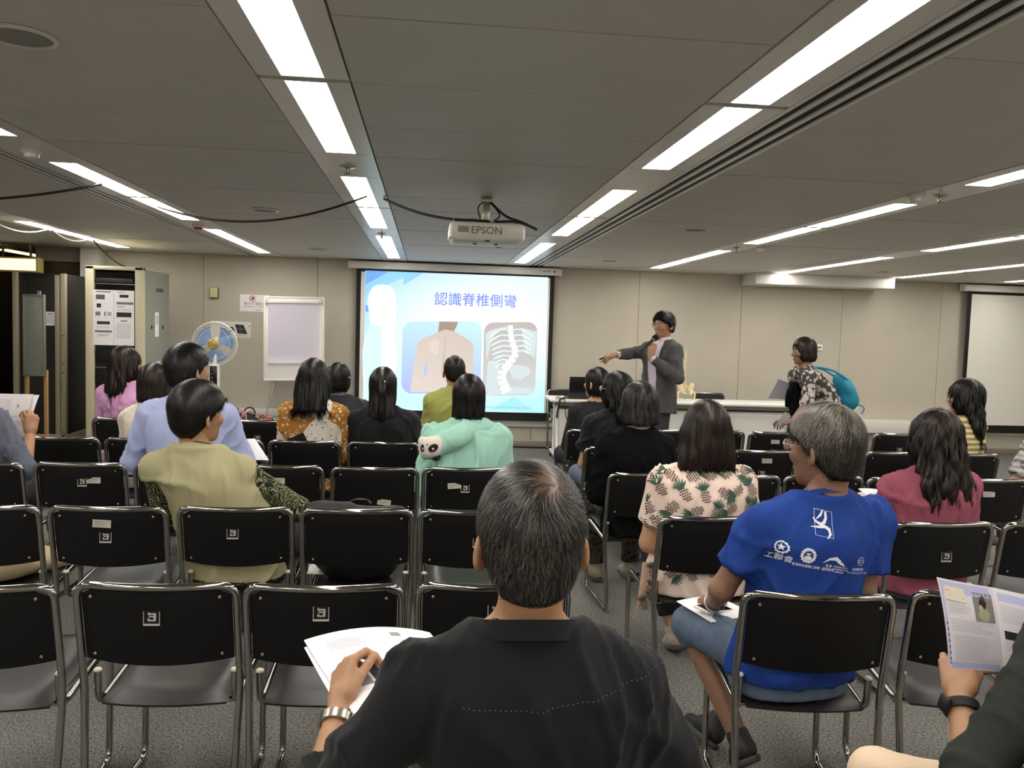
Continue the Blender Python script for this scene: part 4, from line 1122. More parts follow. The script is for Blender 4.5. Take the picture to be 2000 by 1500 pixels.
def strands(f, v, q, N, L, S=6, w=.0011, crown=(0, -.05, .125), grav=.25, jit=.18, lift=.0015, tip=.002, seed=1, swirl=0., grey=0., zmin=-9, down=None, sel=None, var=.6, greyf=None):
    rg = np.random.default_rng(seed)
    tri = v[q]; ar = np.linalg.norm(np.cross(tri[:, 2]-tri[:, 0], tri[:, 3]-tri[:, 1]), axis=1)
    fi = rg.choice(len(q), N, p=ar/ar.sum()); a, b = rg.random((2, N, 1))
    p = (tri[fi, 0]*(1-a)+tri[fi, 1]*a)*(1-b)+(tri[fi, 3]*(1-a)+tri[fi, 2]*a)*b
    p = p.astype(np.float32)
    if sel is not None: p = p[sel(p, rg)]
    N = len(p)
    c0 = np.array(crown, np.float32); Ls = (L*rg.uniform(.6, 1.15, N)).astype(np.float32)
    jn = rg.normal(size=(N, 3)).astype(np.float32)*jit
    gp = grey if greyf is None else greyf(p)
    tn = np.where(rg.random(N) < gp, rg.uniform(.5, 1, N), rg.uniform(0, .12 if grey or greyf else var, N)).astype(np.float32)
    pts, nrm, tan = [], [], []
    for i in range(S+1):
        n = grad(f, p)
        if i: p = p-n*np.clip(f(p), -.004, .004)[:, None]
        d = p-c0; d /= np.linalg.norm(d, axis=1)[:, None]+1e-6
        d = d+np.array((0, 0, -grav), np.float32)+jn
        if down is not None: d = d*(1-down)+np.array((0, 0, -1), np.float32)*down*np.clip((.05-p[:, 2])*20, 0, 1)[:, None]
        if swirl:
            rr = np.linalg.norm(p-c0, axis=1)[:, None]
            d = d+np.cross(n, p-c0)/(rr+.02)*swirl*np.exp(-rr/.06)
        t = d-n*(d*n).sum(1)[:, None]; t /= np.linalg.norm(t, axis=1)[:, None]+1e-6
        pts.append(p+n*(lift+tip*(i/S)**2)); nrm.append(n); tan.append(t)
        p = p+t*(Ls/S*np.where(p[:, 2] < zmin, .06, 1))[:, None]
    vv = np.zeros((N, S+1, 2, 3), np.float32)
    for i in range(S+1):
        s_ = np.cross(tan[i], nrm[i])*w*(1-.75*i/S)
        vv[:, i, 0] = pts[i]-s_; vv[:, i, 1] = pts[i]+s_
    base = (np.arange(N)*(S+1)*2)[:, None]
    qs = []
    for i in range(S): qs.append(np.concatenate([base+2*i, base+2*i+1, base+2*i+3, base+2*i+2], 1))
    return vv.reshape(-1, 3), np.concatenate(qs), np.repeat(tn, (S+1)*2)

# ------------------------------------------------------------------ hands
def hand_mesh(wrist, fdir, back, side, curl=(.5, .5, .5, .5), thumb=(.4, .5), spread=.12, s=1., h=.0042):
    """wrist point, direction of the fingers, outward normal of the back of the hand, side +1 right / -1 left.
    curl: bend (radians) per joint for index..little; thumb: (opening angle, bend)"""
    y = Vector(fdir).normalized(); z = Vector(back); z = (z-y*z.dot(y)).normalized(); x = y.cross(z)      # x: towards the viewer's right when looking at the back
    tx = -1 if side > 0 else 1                                                                           # thumb side along x (right hand: -x)
    f = Fld()
    f.add(rc((0, -.03, 0), (0, .015, 0), .025, .026))
    M0 = [(-.030, .082), (-.010, .088), (.010, .084), (.029, .076)]
    seg = [(.040, .024, .020), (.045, .028, .021), (.042, .026, .021), (.033, .020, .018)]
    for i, (mx_, my) in enumerate(M0):
        mx_ = mx_*tx*-1
        f.add(rc((mx_*.6, .012, 0), (mx_, my, .002), .016, .0105), .012)
    for i, (mx_, my) in enumerate(M0):
        mx_ = mx_*tx*-1; p = np.array((mx_, my, .002)); a = 0.; sp = (i-1.5)*spread*-tx*-1
        sp = -spread*(1.5-i)*(-tx)
        r0 = (.0092, .0095, .009, .008)[i]
        for j in range(3):
            a += curl[i]*(1., 1.1, .7)[j]
            d = np.array((math.sin(sp)*math.cos(a), math.cos(sp)*math.cos(a), -math.sin(a)))
            q_ = p+d*seg[i][j]
            f.add(rc(p, q_, r0*(1-.08*j), r0*(1-.08*(j+1))), .004); p = q_
    ta, tb = thumb
    p = np.array((tx*.020, .012, -.004)); d = np.array((tx*math.sin(ta), math.cos(ta), -.35)); d /= np.linalg.norm(d)
    q_ = p+d*.042; f.add(rc(p, q_, .0155, .0115), .012)
    d2 = np.array((tx*math.sin(ta-tb*.5), math.cos(ta-tb*.5), -.35-tb*.3)); d2 /= np.linalg.norm(d2)
    p = q_; q_ = p+d2*.032; f.add(rc(p, q_, .0108, .0098), .004)
    d3 = np.array((tx*math.sin(ta-tb), math.cos(ta-tb), -.35-tb*.6)); d3 /= np.linalg.norm(d3)
    p = q_; q_ = p+d3*.027; f.add(rc(p, q_, .0098, .008), .004)
    v, q = mesher(f, (-.11, -.06, -.13), (.11, .20, .06), h)
    Rm = np.array([[x.x, y.x, z.x], [x.y, y.y, z.y], [x.z, y.z, z.z]], np.float32)
    return (v*s) @ Rm.T+np.array(wrist, np.float32), q
SKIN = mat('skin_tan', '#ab8060', .5, mottle=.06, mscale=30, bump=.05, bscale=300)
SKIN2 = mat('skin_light', '#bd9273', .5, mottle=.06, mscale=30)
SKIN3 = mat('skin_brown', '#8a6650', .5, mottle=.08, mscale=30)

# ------------------------------------------------------------------ whole figures
def person(label, hip, rz=0., head=None, hs=1., hyaw=0., hpitch=0., hroll=0., sw=.175, build=1., seat=.42, arms=None, hair=None, skin=None,
           shirt=None, trousers=None, res=.012, legs=True, standing=False, female=False, srot=0., shoes='#151515', hands=None, name='person', legpts=None, belly=1., collar=None, legw=None, drop=.085, ears=None):
    """head: world position of the top of the head; hip: world x,y of the hips. Everything is built in the figure's own frame."""
    skin = skin or SKIN
    root = thing(name, label, 'person', (hip[0], hip[1], 0), rz)
    W2L = np.array(Matrix.Rotation(-rz, 3, 'Z'), np.float32)
    o0 = np.array((hip[0], hip[1], 0), np.float32)
    loc = lambda p: W2L @ (np.array(p, np.float32)-o0)
    Rh = eul(hyaw, hpitch, hroll)
    top = loc(head); hc = top-Rh @ V(0, -.01, .114*hs)
    c7 = hc+V(0, -.04*hs, -.15*hs)+V(0, 0, 0)
    seatz = seat; H = c7[2]-seatz
    cx = lambda t: c7[0]*t**1.3; cy = lambda t: (c7[1]+.030)*t**1.3
    k = build
    P = dict(root=root, c7=c7, hc=hc, Rh=Rh, loc=loc)
    prof = [(0, .185*k, .125*k*belly), (.15, .182*k, .13*k*belly), (.35, .158*k+.012*(belly-1)*10, .118*k*belly), (.55, .165*k, .118*k), (.74, min(.178*k, sw*1.02), .118*k), (.86, sw*.92, .100*k), (.93, sw*.62, .078*k), (1.0, .064, .062)]
    rows = [(seatz+H*t-.0, a, b, cx(t), cy(t)) for t, a, b in prof]
    Rs = np.array(Matrix.Rotation(srot, 3, 'Z'), np.float32)
    sh = {s: c7+Rs @ V(s*(sw-.005), .045, -drop) for s in (-1, 1)}
    nk = {s: c7+Rs @ V(s*.05, .03, -.03) for s in (-1, 1)}
    arms = arms or {}
    joints = {}
    for s in (-1, 1):
        a = arms.get(s)
        if a is None:
            el = sh[s]+V(s*.038, .03, -.27); wr = V(s*.07, .27, seatz+.13)
        else:
            el, wr = (loc(a[0]), loc(a[1])) if not (len(a) > 2 and a[2] == 'local') else (V(*a[0]), V(*a[1]))
        joints[s] = (sh[s], el, wr)
    P['joints'] = joints
    # legs
    if standing:
        LG = legpts or {s: [V(s*.085, 0, seatz+.02), V(s*.095, .02, .47), V(s*.10, -.01, .075)] for s in (-1, 1)}
    else:
        LG = legpts or {s: [V(s*.085, .02, seatz+.075), V(s*.115, .42, seatz+.075), V(s*.11, .41, .075)] for s in (-1, 1)}
    if legw:
        for s in legw: LG[s] = [V(s*.085, .02, seatz+.075)] + [loc(p) for p in legw[s]]
    P['legs'] = LG
    # ---- body: one mesh of skin
    body = Fld()
    body.add(loft(rows, -.006, rot=srot))
    for s in (-1, 1):
        S_, E_, W_ = joints[s]
        body.add(rc(nk[s], S_, .048, .046), .03); body.add(rc(S_, E_, .046*k, .037*k), .03); body.add(rc(E_, W_, .038*k, .026), .02)
        if legs:
            a, b, c = LG[s]
            body.add(rc(a, b, .074*k, .052*k), .03); body.add(rc(b, c, .05*k, .034), .02)
    body.add(rc(hc+Rh @ V(0, -.03, -.06)*hs, c7+V(0, .028, -.03), .052*hs, .055*hs), .04)
    lo = np.minimum(np.minimum.reduce([np.minimum.reduce(joints[s]) for s in (-1, 1)]), (-.28*k, -.2, seatz-.12)) - .09
    hi = np.maximum(np.maximum.reduce([np.maximum.reduce(joints[s]) for s in (-1, 1)]), (.28*k, .25, c7[2]+.09)) + .09
    if legs:
        for s in (-1, 1):
            lo = np.minimum(lo, np.minimum.reduce(LG[s])-.1); hi = np.maximum(hi, np.maximum.reduce(LG[s])+.1)
    bv = mesher(body, lo, hi, res)
    hf = head_field(female=female, ears=(hair or {}).get('kind') in ('short', None) if ears is None else ears)
    hh = .0055 if res < .011 else .0065
    hv, hq = mesher(hf, (-.11, -.14, -.18), (.11, .14, .13), hh)
    parts = [bv, ((hv*hs) @ Rh.T+hc, hq)]
    for s in (-1, 1):
        S_, E_, W_ = joints[s]; d = (W_-E_)/(np.linalg.norm(W_-E_)+1e-6)
        hd = (hands or {}).get(s, {})
        if hd is None: continue
        hd = dict(hd); fd = hd.pop('dir', None); bk = hd.pop('back', None)
        fd = Vector(W2L @ np.array(fd, np.float32)) if fd is not None else Vector(d)
        bk = Vector(W2L @ np.array(bk, np.float32)) if bk is not None else Vector((0, 0, 1))
        fine = hd.pop('h', .0065)
        parts.append(hand_mesh(W_+np.array(fd)*.02, fd, bk, s, h=fine, **({'curl': (.35,)*4} | hd)))
    v, q = join_np(parts)
    put('body', np_mesh('body', v, q), root, skin)
    # ---- hair
    if hair:
        hk = dict(hair); kind = hk.pop('kind'); N = hk.pop('n', 1500); L = hk.pop('len', .07); cols = hk.pop('col', ('#0d0b0a', '#1b1714'))
        st = {a: hk.pop(a) for a in ('grey', 'swirl', 'jit', 'tip', 'w', 'grav', 'crown', 'S', 'down', 'sel', 'lift', 'greyf', 'var') if a in hk}
        extra = hk.pop('extra', None); scalp = hk.pop('scalp', None)
        f = hair_field(kind, seed=len(label), **hk)
        if extra: extra(f.f if isinstance(f, Locks) else f)
        zlo = -hk.get('length', .12)-.08
        if kind == 'bob': st.setdefault('zmin', -hk.get('length', .15)+.008)
        v, q = mesher(f, (-.19, -.22, min(-.16, zlo)), (.19, .15, .16), .0055 if res < .011 else .007)
        tone = np.zeros(len(v), np.float32)
        def scalp_w(p): return np.exp(-(np.linalg.norm((p-np.array(scalp[0]))/np.array(scalp[1]), axis=1))**2) if scalp else np.zeros(len(p))
        if scalp:
            st['sel'] = lambda p, rg: rg.random(len(p)) > scalp_w(p)*scalp[2]
        sv, sq, stn = strands(f, v, q, N, L, seed=len(label), **st)
        v2, q2 = join_np([(v, q), (sv, sq)])
        tone = np.concatenate([tone, stn])
        me = np_mesh('hair', (v2*hs) @ Rh.T+hc, q2)
        if scalp:
            sw_ = np.concatenate([scalp_w(v), np.zeros(len(sv))]).astype(np.float32)
            a2 = me.attributes.new('scalp', 'FLOAT', 'POINT'); a2.data.foreach_set('value', sw_)
        at = me.attributes.new('tone', 'FLOAT', 'POINT'); at.data.foreach_set('value', tone)
        put('hair', me, root, hair_mat(*cols))
        P['hairf'] = f
    # ---- shirt and outer garments
    for gi, sh_ in enumerate(shirt if isinstance(shirt, (list, tuple)) else [shirt] if shirt else []):
        e = sh_.get('e', .010); sl = sh_.get('sleeve', 'short')
        f = Fld(); zb = sh_.get('bottom', seatz+.0)
        rws = [r_ for r_ in rows]
        if sh_.get('flare'):
            zb0 = min(zb, seatz); rws = [(zb0, .19*k+sh_['flare'], .14*k+sh_['flare'], 0, 0)] + [r_ for r_ in rows if r_[0] > seatz+.05]
        f.add(loft(rws, e, rot=srot))
        for s in (-1, 1):
            S_, E_, W_ = joints[s]
            f.add(rc(nk[s], S_, .046+e, .048+e), .03)
            if sl == 'none':
                f.add(rc(S_, S_+(E_-S_)*.10, .05*k+e, .05*k+e, True), .02)
            elif sl == 'short':
                fr = sh_.get('frac', .62); f.add(rc(S_, S_+(E_-S_)*fr, .048*k+e, .05*k+e*1.3, True), .03)
            else:
                fr = sh_.get('frac', .93)
                f.add(rc(S_, E_, .047*k+e, .041*k+e), .03); f.add(rc(E_, E_+(W_-E_)*fr, .042*k+e, .031*k+e*.8, True), .02)
        nr = sh_.get('neck', .066); nz = sh_.get('neckz', .012); ns = sh_.get('nslope', .6)
        nc = c7+V(0, .028, nz); nd = Rs @ V(0, sh_.get('ntilt', .45), 1.); nd = nd/np.linalg.norm(nd)
        def ncut(p, nc=nc, nd=nd, nr=nr, ns=ns):
            q_ = p-nc; ax = q_@nd
            return ax-ns*np.clip(np.linalg.norm(q_-ax[:, None]*nd, axis=1)-nr, -.02, .5)
        f.cut(ncut, .008)
        f.cut(lambda p, zb=zb: zb-p[:, 2], .006)
        if sh_.get('open'):
            g0, g1 = sh_['open']
            f.sub(lambda p, g0=g0, g1=g1: np.maximum(np.abs(p[:, 0]-c7[0]*.7)-np.interp(p[:, 2], [seatz-.1, seatz+.2, c7[2]-.22, c7[2]+.02], [g0*2.2, g0, g1*.75, g1]), -(p[:, 1]-np.interp(p[:, 2], [seatz, c7[2]], [0, c7[1]+.06]))), .008)
        for fn in sh_.get('add', []): f.add(*fn)
        v, q = mesher(f, lo-.03, hi+.03, sh_.get('res', res))
        v0 = v; v = wrinkle(v, q, sh_.get('wr', .007)*3.0, sh_.get('wf', 38.)*1.25, seed=len(label)*7+gi, stretch=sh_.get('ws', (1, 1, .55)))
        kn = np.clip((np.linalg.norm(v0-(c7+V(0, .03, .0)), axis=1)-.085)/.08, 0, 1)
        nn = vnormals(v0, q); dn = np.clip(((v-v0)*nn).sum(1)*kn, -.30*e, .9*e+.004)      # folds stay outside the body
        v = (v0+nn*dn[:, None]).astype(np.float32)
        o = put(sh_.get('name', 'shirt'), np_mesh('shirt', v, q), root, sh_['mat'])
        P['shirt'] = (o, v, q, f)
    # ---- trousers
    if trousers and legs:
        f = Fld(); e = .012; zt = seatz+trousers.get('rise', .13)
        f.add(loft([(seatz-.01, .185*k, .125*k, 0, 0), (seatz+.09, .182*k, .13*k, cx(.12), cy(.12)), (zt, .17*k, .12*k, cx(.2), cy(.2))], .004))
        for s in (-1, 1):
            a, b, c = LG[s]; fr = trousers.get('frac', .92)
            f.add(rc(a, b, .076*k+e, .056*k+e), .03)
            if fr > 0: f.add(rc(b, b+(c-b)*fr, .054*k+e, .045+e, True), .02)
            else: f.add(rc(a+(b-a)*.9, b+(b-a)*.0, .058*k+e, .06*k+e, True), .02)
        v, q = mesher(f, lo-.02, hi+.02, trousers.get('res', res))
        v = wrinkle(v, q, .005, 18., seed=len(label))
        put(trousers.get('name', 'trousers'), np_mesh('trousers', v, q), root, trousers['mat'])
    # ---- shoes
    if legs:
        for s in (-1, 1):
            a, b, c = LG[s]
            fd = c-b; up = -fd/np.linalg.norm(fd); fw = V(0, 1, 0)-up*up[1]; fw = fw/np.linalg.norm(fw)
            if P.get('shoedir'): pass
            f = Fld(); x = c
            f.add(rc(x-up*.03-fw*.02, x-up*.03+fw*.06, .036, .036)); f.add(rc(x-up*.04+fw*.05, x-up*.05+fw*.15, .036, .026), .02); f.add(rc(x+up*.02, x-up*.02, .04, .04, False), .02)
            f.cut(lambda p, x=x, up=up: -((p-x)@up)-.075, .004)
            v, q = mesher(f, x-.24, x+.24, .009)
            so = put('shoe', np_mesh('shoe', v, q), root, mat('shoe_'+shoes.strip('#'), shoes, .6))
            g = Fld(); g.add(rc(x-up*.055-fw*.022, x-up*.055+fw*.06, .039, .039)); g.add(rc(x-up*.055+fw*.05, x-up*.055+fw*.15, .039, .030), .02)
            g.cut(lambda p, x=x, up=up: -((p-x)@up)-.078, .003); g.cut(lambda p, x=x, up=up: ((p-x)@up)+.055, .003)
            v, q = mesher(g, x-.24, x+.24, .008)
            put('sole', np_mesh('sole', v, q), so, mat('sole_grey', '#4a4b4a', .8))
    return P
def neck_ring(P, r_, h_, m_, parent=None, tilt=.30, z=-.0, thick=.004, name='collar', flare=.012, gap=0., yo=.03):
    """band of cloth standing around the neck"""
    c7 = P['c7']; bm = bmesh.new(); n = 40; ra, rb = [], []
    rot = Matrix.Rotation(-tilt, 3, 'X')
    for side in (0, 1):
        ra.append([]); rb.append([])
    G = []
    for k in range(n+1):
        a = math.pi*1.5+gap+(2*math.pi-2*gap)*k/n-math.pi  # open at the front
        col = []
        for (dr, dz) in ((flare, 0), (flare*.3, h_*.7), (0, h_), (-thick, h_), (-thick*1.2, 0)):
            p = rot @ Vector(((r_+dr)*math.cos(a), (r_*1.05+dr)*math.sin(a), dz))
            col.append(bm.verts.new(Vector(c7)+Vector((0, yo, z))+p))
        G.append(col)
    for k in range(n):
        for i in range(4): bm.faces.new((G[k][i], G[k+1][i], G[k+1][i+1], G[k][i+1]))
    me = fin(bm, 60)
    return put(name, me, parent or P['root'], m_)
def surf_project(P, pts, d, off=.0018):
    """ray-project local points along d onto the figure's shirt"""
    o, v, q, f = P['shirt']
    if 'bvh' not in P: P['bvh'] = BVHTree.FromPolygons([tuple(x) for x in v.tolist()], q.tolist())
    out = []
    d = Vector(d).normalized()
    for p in pts:
        h = P['bvh'].ray_cast(Vector(p)-d*1.0, d)
        out.append(None if h[0] is None else h[0]-d*0+h[1]*off*(1 if h[1].dot(d) < 0 else -1))
    return out
def decal(P, me, M, d, m_, name, off=.0018, sub=0):
    """flat mesh placed by M (local frame of the figure), wrapped onto the shirt along d"""
    bm = bmesh.new(); bm.from_mesh(me)
    if sub:
        bmesh.ops.triangulate(bm, faces=bm.faces[:])
        for _ in range(sub): bmesh.ops.subdivide_edges(bm, edges=[e for e in bm.edges if e.calc_length()*M.to_scale()[0] > .012], cuts=1)
    pts = [M @ v.co for v in bm.verts]
    pr_ = surf_project(P, pts, d, off)
    bad = []
    for v, p in zip(bm.verts, pr_):
        if p is None: bad.append(v)
        else: v.co = p
    if bad: bmesh.ops.delete(bm, geom=bad, context='VERTS')
    if not bm.faces: bm.free(); return None
    m2 = bpy.data.meshes.new(name); bm.to_mesh(m2); bm.free()
    if m_ is None:
        for mm in me.materials: m2.materials.append(mm)
    return put(name, m2, P['root'] if not hasattr(P['shirt'][0], 'x') else P['shirt'][0], m_)
# ================================================================== THE PEOPLE
def cloth_nodes(name, build, rough=.85):
    m = bpy.data.materials.new(name); m.use_nodes = True
    nt = m.node_tree; b = nt.nodes['Principled BSDF']; b.inputs['Roughness'].default_value = rough; b.inputs['Specular IOR Level'].default_value = .2
    tc = nt.nodes.new('ShaderNodeTexCoord')
    def N(t, **kw):
        n = nt.nodes.new('ShaderNode'+t)
        for k_, v_ in kw.items():
            if k_ in n.inputs: n.inputs[k_].default_value = v_
            else: setattr(n, k_, v_)
        return n
    L = nt.links.new
    def ramp(src, stops, interp='LINEAR'):
        r_ = nt.nodes.new('ShaderNodeValToRGB'); r_.color_ramp.interpolation = interp
        e = r_.color_ramp.elements
        while len(e) < len(stops): e.new(.5)
        for x, (p, c) in zip(e, stops): x.position = p; x.color = lin(c)
        L(src, r_.inputs['Fac']); return r_.outputs['Color']
    def mix(f, a, c):
        x = nt.nodes.new('ShaderNodeMix'); x.data_type = 'RGBA'
        if isinstance(f, float): x.inputs[0].default_value = f
        else: L(f, x.inputs[0])
        for q, i in ((a, 6), (c, 7)):
            if isinstance(q, str): x.inputs[i].default_value = lin(q)
            else: L(q, x.inputs[i])
        return x.outputs[2]
    out = build(tc.outputs['Object'], N, L, ramp, mix)
    L(out, b.inputs['Base Color'])
    return m
def swirl_pat(co, N, L, ramp, mix):
    n = N('TexNoise', Scale=13., Detail=1., Distortion=2.4); L(co, n.inputs['Vector'])
    w_ = N('Math', operation='MULTIPLY'); w_.inputs[1].default_value = 9.; L(n.outputs['Fac'], w_.inputs[0])
    fr = N('Math', operation='FRACT'); L(w_.outputs[0], fr.inputs[0])
    return ramp(fr.outputs[0], [(0, '#1d2117'), (.36, '#1d2117'), (.44, '#a4a67c'), (.60, '#a4a67c'), (.68, '#1d2117')])
def blouse_pat(co, N, L, ramp, mix):
    v1 = N('TexVoronoi', Scale=5.5); L(co, v1.inputs['Vector'])
    sp = N('SeparateColor'); L(v1.outputs['Color'], sp.inputs[0])
    base = ramp(sp.outputs[0], [(0, '#a9712b'), (.36, '#dcd3c6'), (.70, '#1b1d26'), (.86, '#a9712b')], 'CONSTANT')
    v2 = N('TexVoronoi', Scale=34.); L(co, v2.inputs['Vector'])
    dot = ramp(v2.outputs['Distance'], [(0, '#ffffff'), (.30, '#ffffff'), (.33, '#000000')])
    ring = ramp(v2.outputs['Distance'], [(0, '#3a2410'), (.17, '#3a2410'), (.2, '#e7ddd0')])
    sel = ramp(sp.outputs[0], [(0, '#ffffff'), (.55, '#ffffff'), (.58, '#000000'), (.86, '#ffffff')], 'CONSTANT')
    m_ = N('Mix', data_type='RGBA', blend_type='MULTIPLY'); m_.inputs[0].default_value = 1; L(dot, m_.inputs[6]); L(sel, m_.inputs[7])
    return mix(m_.outputs[2], base, ring)
def floral_pat(co, N, L, ramp, mix):
    v2 = N('TexVoronoi', Scale=25.); v2.feature = 'F1'
    nz = N('TexNoise', Scale=14., Detail=2.); L(co, nz.inputs['Vector'])
    ad = N('Mix', data_type='VECTOR'); ad.inputs[0].default_value = .06; L(co, ad.inputs[4]); L(nz.outputs['Color'], ad.inputs[5]); L(ad.outputs[1], v2.inputs['Vector'])
    a = ramp(v2.outputs['Distance'], [(0, '#d8d2cc'), (.10, '#8c857f'), (.16, '#cfc8c2'), (.30, '#a8a19b'), (.36, '#c9c2bc'), (.47, '#bdb6b0'), (.52, '#4a4542'), (1, '#4a4542')])
    return a
def stripe_pat(co, N, L, ramp, mix):
    sp = N('SeparateXYZ'); L(co, sp.inputs[0])
    w_ = N('Math', operation='MULTIPLY'); w_.inputs[1].default_value = 27.; L(sp.outputs['Z'], w_.inputs[0])
    fr = N('Math', operation='FRACT'); L(w_.outputs[0], fr.inputs[0])
    return ramp(fr.outputs[0], [(0, '#a8903f'), (.45, '#a8903f'), (.5, '#ded6bd'), (.95, '#ded6bd')])
def plaid_pat(co, N, L, ramp, mix):
    sp = N('SeparateXYZ'); L(co, sp.inputs[0])
    outs = []
    for ax in ('X', 'Z'):
        w_ = N('Math', operation='MULTIPLY'); w_.inputs[1].default_value = 30.; L(sp.outputs[ax], w_.inputs[0])
        fr = N('Math', operation='FRACT'); L(w_.outputs[0], fr.inputs[0]); outs.append(ramp(fr.outputs[0], [(0, '#5d5d62'), (.5, '#5d5d62'), (.52, '#c9c7c4')]))
    return mix(.5, outs[0], outs[1])
M_blackshirt = mat('cloth_black', '#17181b', .85, bump=.2, bscale=700, sheen=.08, spec=.2)
M_blackknit = mat('cloth_black_knit', '#101012', .95, bump=.4, bscale=500, spec=.1)
M_blue = mat('cloth_royal_blue', '#1e3c86', .85, bump=.1, bscale=700, spec=.2)
M_jeans = mat('denim_blue', '#55647a', .85, bump=.3, bscale=400, mottle=.18, mscale=14)
M_navyt = mat('cloth_dark_trousers', '#16171b', .85)
M_tan = mat('cloth_tan', '#a8987c', .85); M_greyt = mat('cloth_grey_trousers', '#3a3c42', .85)

# ------------------------------------------------------------------ flat things that people hold
def page(name, label, C4, bend=(0, 0), prints=(), m_=None, cat='paper', n=10, thick=.0012, parent=None, group=None):
    """C4: top-left, top-right, bottom-right, bottom-left corners; bend: bulge along the normal over u and v; prints: (u, v, w, h, material)"""
    tl, tr, br, bl = [Vector(c) for c in C4]
    nrm = (tr-tl).cross(bl-tl).normalized()*-1
    o_ = (tl+tr+br+bl)/4 if parent is None else Vector(parent.location)
    def S_(u, v, k=0.): return tl*(1-u)*(1-v)+tr*u*(1-v)+br*u*v+bl*(1-u)*v + nrm*(bend[0]*4*u*(1-u)+bend[1]*4*v*(1-v)+k) - o_
    bm = bmesh.new()
    for k, fl in ((0, 1), (-thick, -1)):
        g = [[bm.verts.new(S_(i/n, j/n, k)) for i in range(n+1)] for j in range(n+1)]
        for j in range(n):
            for i in range(n): bm.faces.new((g[j][i], g[j][i+1], g[j+1][i+1], g[j+1][i]))
    t_ = parent
    if parent is None: t_ = thing(name, label, cat, o_, group=group)
    sh = put('sheet', fin(bm, 60), t_, m_ or M_paper)
    byk = {}
    for (u, v, w_, h_, mm) in prints:
        bm = byk.setdefault((mm.name, len(byk) if w_*h_ > .004 else 0), (bmesh.new(), mm))[0]
        a, b = max(1, int(w_*n)), max(1, int(h_*n))
        g = [[bm.verts.new(S_(u+w_*i/a, v+h_*j/b, .0005)) for i in range(a+1)] for j in range(b+1)]
        for j in range(b):
            for i in range(a): bm.faces.new((g[j][i], g[j][i+1], g[j+1][i+1], g[j+1][i]))
    for nm, (bm, mm) in byk.items(): put('picture_print' if nm[1] else 'print', fin(bm), t_, mm)
    return t_, S_
def tlines(u, v, w_, n, dv=.028, h_=.009, m_=None, seed=1):
    rg = random.Random(seed)
    return [(u, v+k*dv, w_*rg.uniform(.75, 1), h_, m_ or M_pal) for k in range(n)]
def page_text(t_, S_, body, u, v, size, m_, W=.2, k=.0007):
    """lettering laid on a page"""
    me = text_me(body, 1.0); bm = bmesh.new(); bm.from_mesh(me)
    for p in bm.verts: p.co = S_(u+p.co.x*size, v-p.co.y*size*W, k)
    put('print_text', fin(bm), t_, m_)
def band(parent, c, axis, r_, w_, thick, m_, name, up=(0, 0, 1), ry=None, links=0):
    """strap around a limb: ring in the plane normal to axis"""
    ax = Vector(axis).normalized(); u = Vector(up)-ax*Vector(up).dot(ax); u.normalize(); v = ax.cross(u); c = Vector(c)
    bm = bmesh.new(); n = 40; G = []
    for k in range(n):
        a = 2*math.pi*k/n; d = u*math.cos(a)*(ry or r_)+v*math.sin(a)*r_; dn = d.normalized()
        lk = .0009*(1 if links and k % 2 else 0)
        G.append([bm.verts.new(c+d+dn*(thick*t_-lk*t_)+ax*w_*s_) for s_, t_ in ((-.5, 0), (-.45, 1), (.45, 1), (.5, 0))])
    for k in range(n):
        for i in range(4): bm.faces.new((G[k][i], G[(k+1) % n][i], G[(k+1) % n][(i+1) % 4], G[k][(i+1) % 4]))
    return put(name, fin(bm, 30), parent, m_)
def glasses(P, m_, hs=1., name='glasses'):
    bm = bmesh.new(); Rh = Matrix(P['Rh'].tolist()); hc = Vector(P['hc'])
    T = lambda p: hc+Rh @ (Vector(p)*hs)
    for s in (-1, 1):
        b_tube(bm, [T((s*.033+.024*math.cos(a), .106-.006*abs(math.cos(a)), .002+.017*math.sin(a))) for a in [2*math.pi*k/20 for k in range(20)]], .0013, 6, closed=True)
        b_tube(bm, [T(p) for p in ((s*.057, .101, .008), (s*.076, .085, .008), (s*.084, .0, .002), (s*.082, -.03, -.012))], .0015, 6)
    b_tube(bm, [T((-.009, .107, .004)), T((0, .110, .007)), T((.009, .107, .004))], .0013, 6)
    g = put(name, fin(bm, 60), P['root'], m_)
    bm = bmesh.new()
    for s in (-1, 1): b_poly(bm, [T((s*.033+.023*math.cos(a), .106-.006*abs(math.cos(a)), .002+.016*math.sin(a))) for a in [2*math.pi*k/20 for k in range(20)]])
    put('lens', fin(bm), g, mat('lens_glass', '#ffffff', .03, trans=.95, spec=.5))
